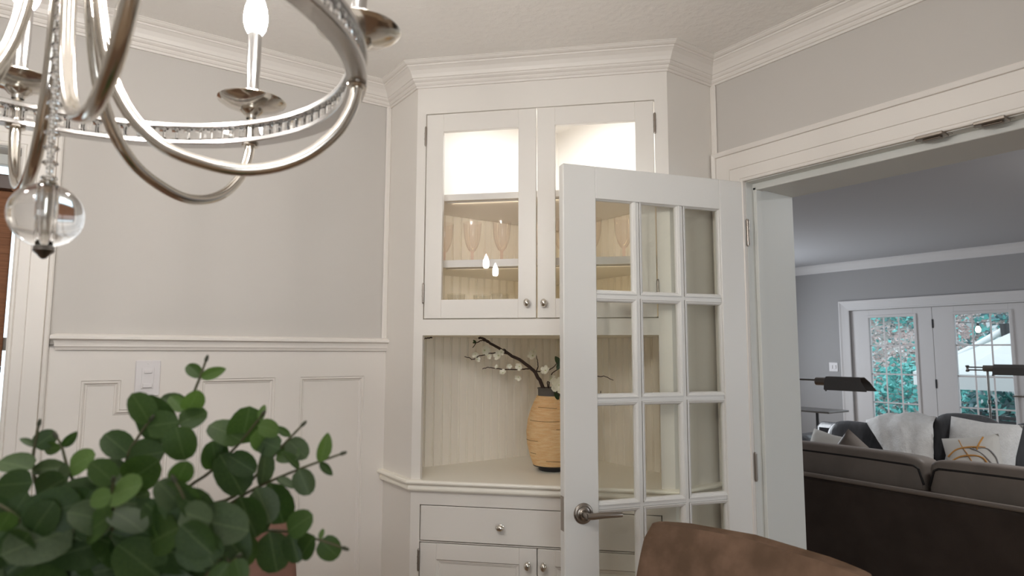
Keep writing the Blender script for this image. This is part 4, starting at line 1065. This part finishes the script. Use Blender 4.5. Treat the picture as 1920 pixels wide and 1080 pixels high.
# ------------------------------------------------------------------ floor lamps
def pharmacy_lamp(name, base, zt, tip_y, x0, label, knob_left):
    t = thing(name, base, label, 'lamp'); b = V(base)
    MB().lathe([(0, 0), (.12, 0), (.125, .006), (.12, .014), (.03, .02), (.012, .035), (0, .035)], 36, Matrix.Translation(b)).build('base', M['pewter'], t, True)
    MB().tube([b+V((0, 0, .03)), b+V((0, 0, zt-b.z))], .0095, 14).lathe([(.0095, zt-.30-b.z), (.016, zt-.295-b.z), (.016, zt-.27-b.z), (.0095, zt-.265-b.z)], 16, Matrix.Translation(b)).build('pole', M['pewter'], t, True)
    ax = b+V((0, 0, zt-b.z))
    arm = MB()
    arm.tube([ax+V((0, knob_left, .012)), ax+V((0, -(b.y-x0)+.02, .012))], .006, 10).tube([ax+V((0, knob_left, -.012)), ax+V((0, .01, -.012))], .006, 10)
    arm.lathe([(0, -.03), (.012, -.028), (.016, -.02), (.010, -.01), (.010, .01), (.016, .02), (.012, .028), (0, .03)], 14, Matrix.Translation(ax+V((0, knob_left, 0))))
    arm.build('swing_arm', M['pewter'], t, True)
    # shade: half octagon shell along -y, open below, cut obliquely at the far end
    y0, y1 = x0, tip_y
    sec = [(-.062, -.052), (-.054, .006), (-.030, .034), (.030, .034), (.054, .006), (.062, -.052)]
    mb = MB(); o = []
    for y, cut in ((y0, 0), (y1, 1)):
        for x, z in sec: o.append(V((b.x+x, y+(.055*(z-.034)/.086 if cut else (-.0*z)), zt+.006+z)))
    inn = [p+V((0, 0, -.004)) for p in o]
    n = len(sec); fs = [(i, i+1, n+i+1, n+i) for i in range(n-1)]
    mb.add(o, fs); mb.add(inn, [f[::-1] for f in fs]); mb.add(o[:n]+inn[:n], [(i, i+1, n+i+1, n+i) for i in range(n-1)]); mb.add(o[n:]+inn[n:], [(i, i+1, n+i+1, n+i) for i in range(n-1)])
    mb.add(o[:n], [tuple(range(n))])
    s_ = mb.build('shade', M['pewter'], t)
    mb = MB().tube([V((b.x, y0+.085, zt+.004)), V((b.x, y0-.012, zt+.004))], .027, 18); mb.build('socket', M['nickel_b'], t, True)
    MB().tube([V((b.x, y0+.02, zt-.02)), V((b.x, y0+.02, zt-.045))], .004, 8).lathe([(0, -.062), (.007, -.058), (.008, -.05), (.004, -.044)], 12, Matrix.Translation((b.x, y0+.02, zt))).build('switch', M['pewter'], t, True)
    return t
pharmacy_lamp('floor_lamp', (4.30, 2.86, 0), 1.222, 2.165, 2.395, 'pewter pharmacy lamp whose shade reaches in beside the doorway', .02)
pharmacy_lamp('floor_lamp', (6.58, 2.243, 0), 1.288, 1.955, 2.185, 'pewter pharmacy lamp standing in front of the right glazed door', .15)
st_ = thing('console_table', (6.72, 3.95, 0), 'narrow dark console table behind the charcoal sofa left of the doors', 'table')
MB().cbox((6.52, 3.64, .795), (6.92, 4.35, .815), .003).build('tabletop', M['pewter'], st_)
for x in (6.55, 6.89):
    for y in (3.98, 4.32): MB().cbox((x-.012, y-.012, 0), (x+.012, y+.012, .795), .002).build('leg', M['black'], st_)

cl = thing('added_ceiling_light', (4.6, .75, H), 'added round ceiling light out of view, brightening the living room', 'ceiling light')  # lamp added outside the view to lift the dim seating
MB().lathe([(0, H), (.19, H), (.20, H-.01), (.195, H-.03), (.18, H-.035)], 36, Matrix.Translation((4.6, .75, 0))).build('rim', M['nickel_b'], cl, True)
MB().lathe([(.18, H-.034), (.15, H-.06), (.08, H-.078), (0, H-.082)], 36, Matrix.Translation((4.6, .75, 0))).build('diffuser', M['diff'], cl, True)

# ------------------------------------------------------------------ outside the glazed doors
GZ = -.42
mb = MB(); NX, NY = 34, 30; vs = []
def hill(x, y):
    x0 = 11.6-max(0, (y-3.5))*.35; h = max(0, x-x0)
    return GZ + .50*h + .10*sin(x*1.7+y)*min(1, h) + .08*sin(y*2.3+x*.6)*min(1, h)
for i in range(NX+1):
    for j in range(NY+1):
        x, y = 8.2+i*.55, -6+j*.8; vs.append(V((x, y, hill(x, y))))
mb.add(vs, [(i*(NY+1)+j, i*(NY+1)+j+1, (i+1)*(NY+1)+j+1, (i+1)*(NY+1)+j) for i in range(NX) for j in range(NY)])
tag(mb.build('hillside', M['soil'], None, 'all'), 'leaf-strewn hillside rising outside the glazed doors', kind='structure')
S('patio', MB().cbox((7.95, -2, GZ-.05), (11.3, 6.5, GZ+.03), .01), M['conc'], 'grey patio outside the glazed doors')
mb = MB()
for k in range(48000):
    x = rnd.uniform(9.5, 21); y = rnd.uniform(.24*x-.4, .54*x+.3)
    z = hill(x, y)+rnd.uniform(0, .10)
    patch = sin(x*1.3+y*.8)+sin(y*1.9-x*.7)+.8*sin(x*3.1)*sin(y*2.7)
    if x < 11.3 and z < GZ+.2: continue
    r_ = rnd.random()
    mi = (1 if r_ < .52 else (3 if r_ < .80 else (2 if r_ < .9 else 0))) if patch > .4 else (0 if r_ < .62 else (2 if r_ < .85 else (3 if r_ < .93 else 1)))
    s_ = rnd.uniform(.02, .052)*(1.0+(mi == 1)*.6); a = V((rnd.uniform(-1, 1), rnd.uniform(-1, 1), rnd.uniform(-.4, .9))).normalized(); b = a.cross(V((rnd.uniform(-1, 1), rnd.uniform(-1, 1), rnd.uniform(-1, 1)))).normalized()
    c = V((x, y, z+(rnd.uniform(0, .25) if mi == 1 else .02)))
    mb.add([c-a*s_, c+b*s_*.45, c+a*s_, c-b*s_*.45], [(0, 1, 2, 3)], mi)
tag(mb.build('ground_leaves', [M['leaf_p'], M['leaf_g'], M['leaf_w'], M['leaf_k']], None, False, False), 'fallen leaves and ground cover on the hillside', 'leaves', kind='stuff')
# shrubs seen through the right door
def shrub(c, r_, n, label, cols, h=1.0):
    t = thing('shrub', c, label, 'shrub')
    mb = MB()
    for k in range(n):
        d = V((rnd.gauss(0, 1), rnd.gauss(0, 1), rnd.gauss(0, 1))).normalized()*r_*rnd.uniform(.55, 1); d.z = abs(d.z)*h
        a = V((rnd.uniform(-1, 1), rnd.uniform(-1, 1), rnd.uniform(-1, 1))).normalized(); b = a.cross(V((rnd.uniform(-1, 1), .3, rnd.uniform(-1, 1)))).normalized(); s_ = rnd.uniform(.05, .11)
        p = V(c)+d; mb.add([p-a*s_, p+b*s_*.5, p+a*s_, p-b*s_*.5], [(0, 1, 2, 3)], rnd.choice(cols))
    tag(mb.build('foliage', [M['leaf_p'], M['leaf_g'], M['leaf_w'], M['leaf_k']], t, False, False), kind='stuff')
    MB().tube([V(c)-V((0, 0, .25)), V(c)+V((.03, 0, r_*.5*h))], [.035, .02], 8).build('trunk', M['bark'], t)
shrub((12.7, 4.15, GZ+.25), .85, 2200, 'teal shrub at the foot of the hill below the umbrella', (1, 1, 1, 3, 3, 2), 1.25)
shrub((15.5, 3.6, hill(15.5, 3.6)), 1.9, 4200, 'tall teal shrub on the hill behind the patio umbrella', (1, 1, 3, 3, 2), 1.5)
shrub((18.4, 6.1, hill(18.4, 6.1)), 1.2, 1500, 'lower leafy shrub on the hill left of the umbrella', (0, 1, 3, 2), 1.2)
# cantilever patio umbrella
um = thing('patio_umbrella', (13.1, 3.1, GZ), 'white cantilever patio umbrella outside the right glazed door', 'umbrella')
uc = V((11.4, at_x(1962, 650, 11.4).y, 1.93)); N8 = 8; ur = 1.62; zh = 1.14
mb = MB()
def rimp(k): a = 2*pi*(k+.5)/N8; return V((uc.x+ur*cos(a), uc.y+ur*sin(a), zh))
for k in range(N8):
    a, b = rimp(k), rimp(k+1); rows_v = []
    for i in range(6):
        t = i/5; sag = -.07*sin(pi*t)
        rows_v.append([uc.lerp(a, t)+V((0, 0, sag*.4)), uc.lerp((a+b)/2, t)+V((0, 0, sag)), uc.lerp(b, t)+V((0, 0, sag*.4))])
    vs = [p for r_ in rows_v for p in r_]+[rows_v[-1][0]-V((0, 0, .20)), rows_v[-1][1]-V((0, 0, .20)), rows_v[-1][2]-V((0, 0, .20))]
    mb.add(vs, [(i*3+j, i*3+j+1, i*3+j+4, i*3+j+3) for i in range(6) for j in range(2)])
mb.build('canopy', M['canvas'], um, False, False)
for k in range(N8): MB().tube([uc+V((0, 0, -.05)), rimp(k)+V((0, 0, -.02))], .010, 6).build('rib', M['whitepole'], um)
def xw(x, y, X): return at_x(x, y, X)
MB().tube([xw(1790, 668, 13.2), xw(1826, 650, 13.2), xw(1885, 617, 13.2)], .055, 12).build('boom', M['whitepole'], um, True)
MB().tube([xw(1884, 607, 13.1), xw(1888, 633, 13.1)], .075, 12).build('boom_joint', M['black'], um, True)
MB().tube([xw(1770, 628, 13.3), xw(1800, 643, 13.25), xw(1824, 651, 13.2)], .028, 10).build('strut', M['greyyarn'], um, True)
MB().tube([xw(1888, 620, 13.1), V((13.1, xw(1888, 620, 13.1).y, hill(13.1, xw(1888, 620, 13.1).y)))], .05, 12).build('post', M['whitepole'], um, True)
MB().cbox((12.75, xw(1888, 620, 13.1).y-.4, hill(13.1, 3.1)-.2), (13.45, xw(1888, 620, 13.1).y+.4, hill(13.1, 3.1)+.12), .02).build('base', M['conc'], um)
# hanging string light bulb
sb = xw(1834, 618, 10.4)
sl = thing('string_light', sb, 'glowing string light bulb hanging outside the right glazed door', 'light')
MB().lathe([(0, -.042), (.012, -.040), (.024, -.031), (.032, -.015), (.034, 0), (.030, .018), (.020, .036), (.014, .050)], 28, Matrix.Translation(sb)).build('bulb', M['outbulb'], sl, True)
MB().lathe([(.016, .048), (.018, .06), (.016, .09), (0, .092)], 12, Matrix.Translation(sb)).build('socket', M['black'], sl, True)
MB().tube([sb+V((0, 1.8, .42)), sb+V((0, .8, .17)), sb+V((0, 0, .09)), sb+V((0, -1.0, .2)), sb+V((0, -2, .5))], .005, 6).build('cable', M['black'], sl)
# patio chair and table seen over the pillows
pc = thing('patio_chair', (9.9, 3.36, GZ+.03), 'black sling patio chair outside the right glazed door', 'chair')
q = V((9.9, 3.36, GZ+.03))
for y in (-.27, .27):
    MB().tube([q+V((.25, y, 0)), q+V((.20, y, .42)), q+V((-.28, y, .44))], .016, 8).build('leg', M['black'], pc, True)
    MB().tube([q+V((-.30, y, 0)), q+V((-.24, y, .42)), q+V((.28, y, .46))], .016, 8).build('leg', M['black'], pc, True)
    MB().tube([q+V((.20, y, .43)), q+V((.34, y, .80)), q+V((.42, y, 1.02))], .018, 8).build('back_post', M['black'], pc, True)
    MB().tube([q+V((.30, y, .68)), q+V((0, y, .66)), q+V((-.26, y, .62)), q+V((-.27, y, .43))], .017, 8).build('armrest', M['black'], pc, True)
MB().cbox((-.26, -.26, .43), (.24, .26, .45), .005, Matrix.Translation(q)).build('seat', M['black'], pc)
for k in range(9): MB().cbox((.225+k*.020, -.25, .47+k*.058), (.245+k*.020, .25, .515+k*.058), .004, Matrix.Translation(q)).build('back_slat', M['black'], pc)
rl = thing('patio_table', (10.0, 4.0, GZ+.03), 'grey metal patio table beside the black sling chair', 'table')
MB().cbox((9.75, 3.72, GZ+.80), (10.5, 4.5, GZ+.83), .006).build('tabletop', M['pewter'], rl)
for x in (9.81, 10.44):
    for y in (3.78, 4.44): MB().cbox((x-.02, y-.02, GZ+.03), (x+.02, y+.02, GZ+.80), .003).build('leg', M['pewter'], rl)
# window behind the camera, and two unseen living room windows added for more light
def far_window(name, x0, x1, z0, z1, y, yo, label, mt):
    o = structure_empty(name, ((x0+x1)/2, y, z0), label)
    mb = MB()
    for a, b, c, d in ((x0, x0+.05, z0, z1), (x1-.05, x1, z0, z1), (x0, x1, z0, z0+.05), (x0, x1, z1-.05, z1), ((x0+x1)/2-.025, (x0+x1)/2+.025, z0, z1)): mb.cbox((a, y+yo*.06, c), (b, y+yo*.10, d), .004)
    mb.build('sash', mt, o)
    MB().box((x0+.04, y+yo*.078, z0+.04), (x1-.04, y+yo*.082, z1-.04)).build('pane', M['pane'], o)
    mb = MB()
    for a, b, c, d in ((x0-.10, x0, z0-.1, z1+.1), (x1, x1+.10, z0-.1, z1+.1), (x0, x1, z1, z1+.1), (x0, x1, z0-.1, z0)): mb.cbox((a, y-yo*.02, c), (b, y, d), .004)
    mb.build('casing', mt, o)
far_window('window_2', bx0, bx1, bz0, bz1, YB, -1, 'white window behind the camera', M['trim'])
far_window('added_window_3', lx0, lx1, lz0, lz1, 5.2, 1, 'added unseen living room window beside the sofas, for more light', M['gtrim'])
far_window('added_window_4', nx0, nx1, .7, 2.1, -3.0, -1, 'added unseen living room window facing the opening, for more light', M['gtrim'])
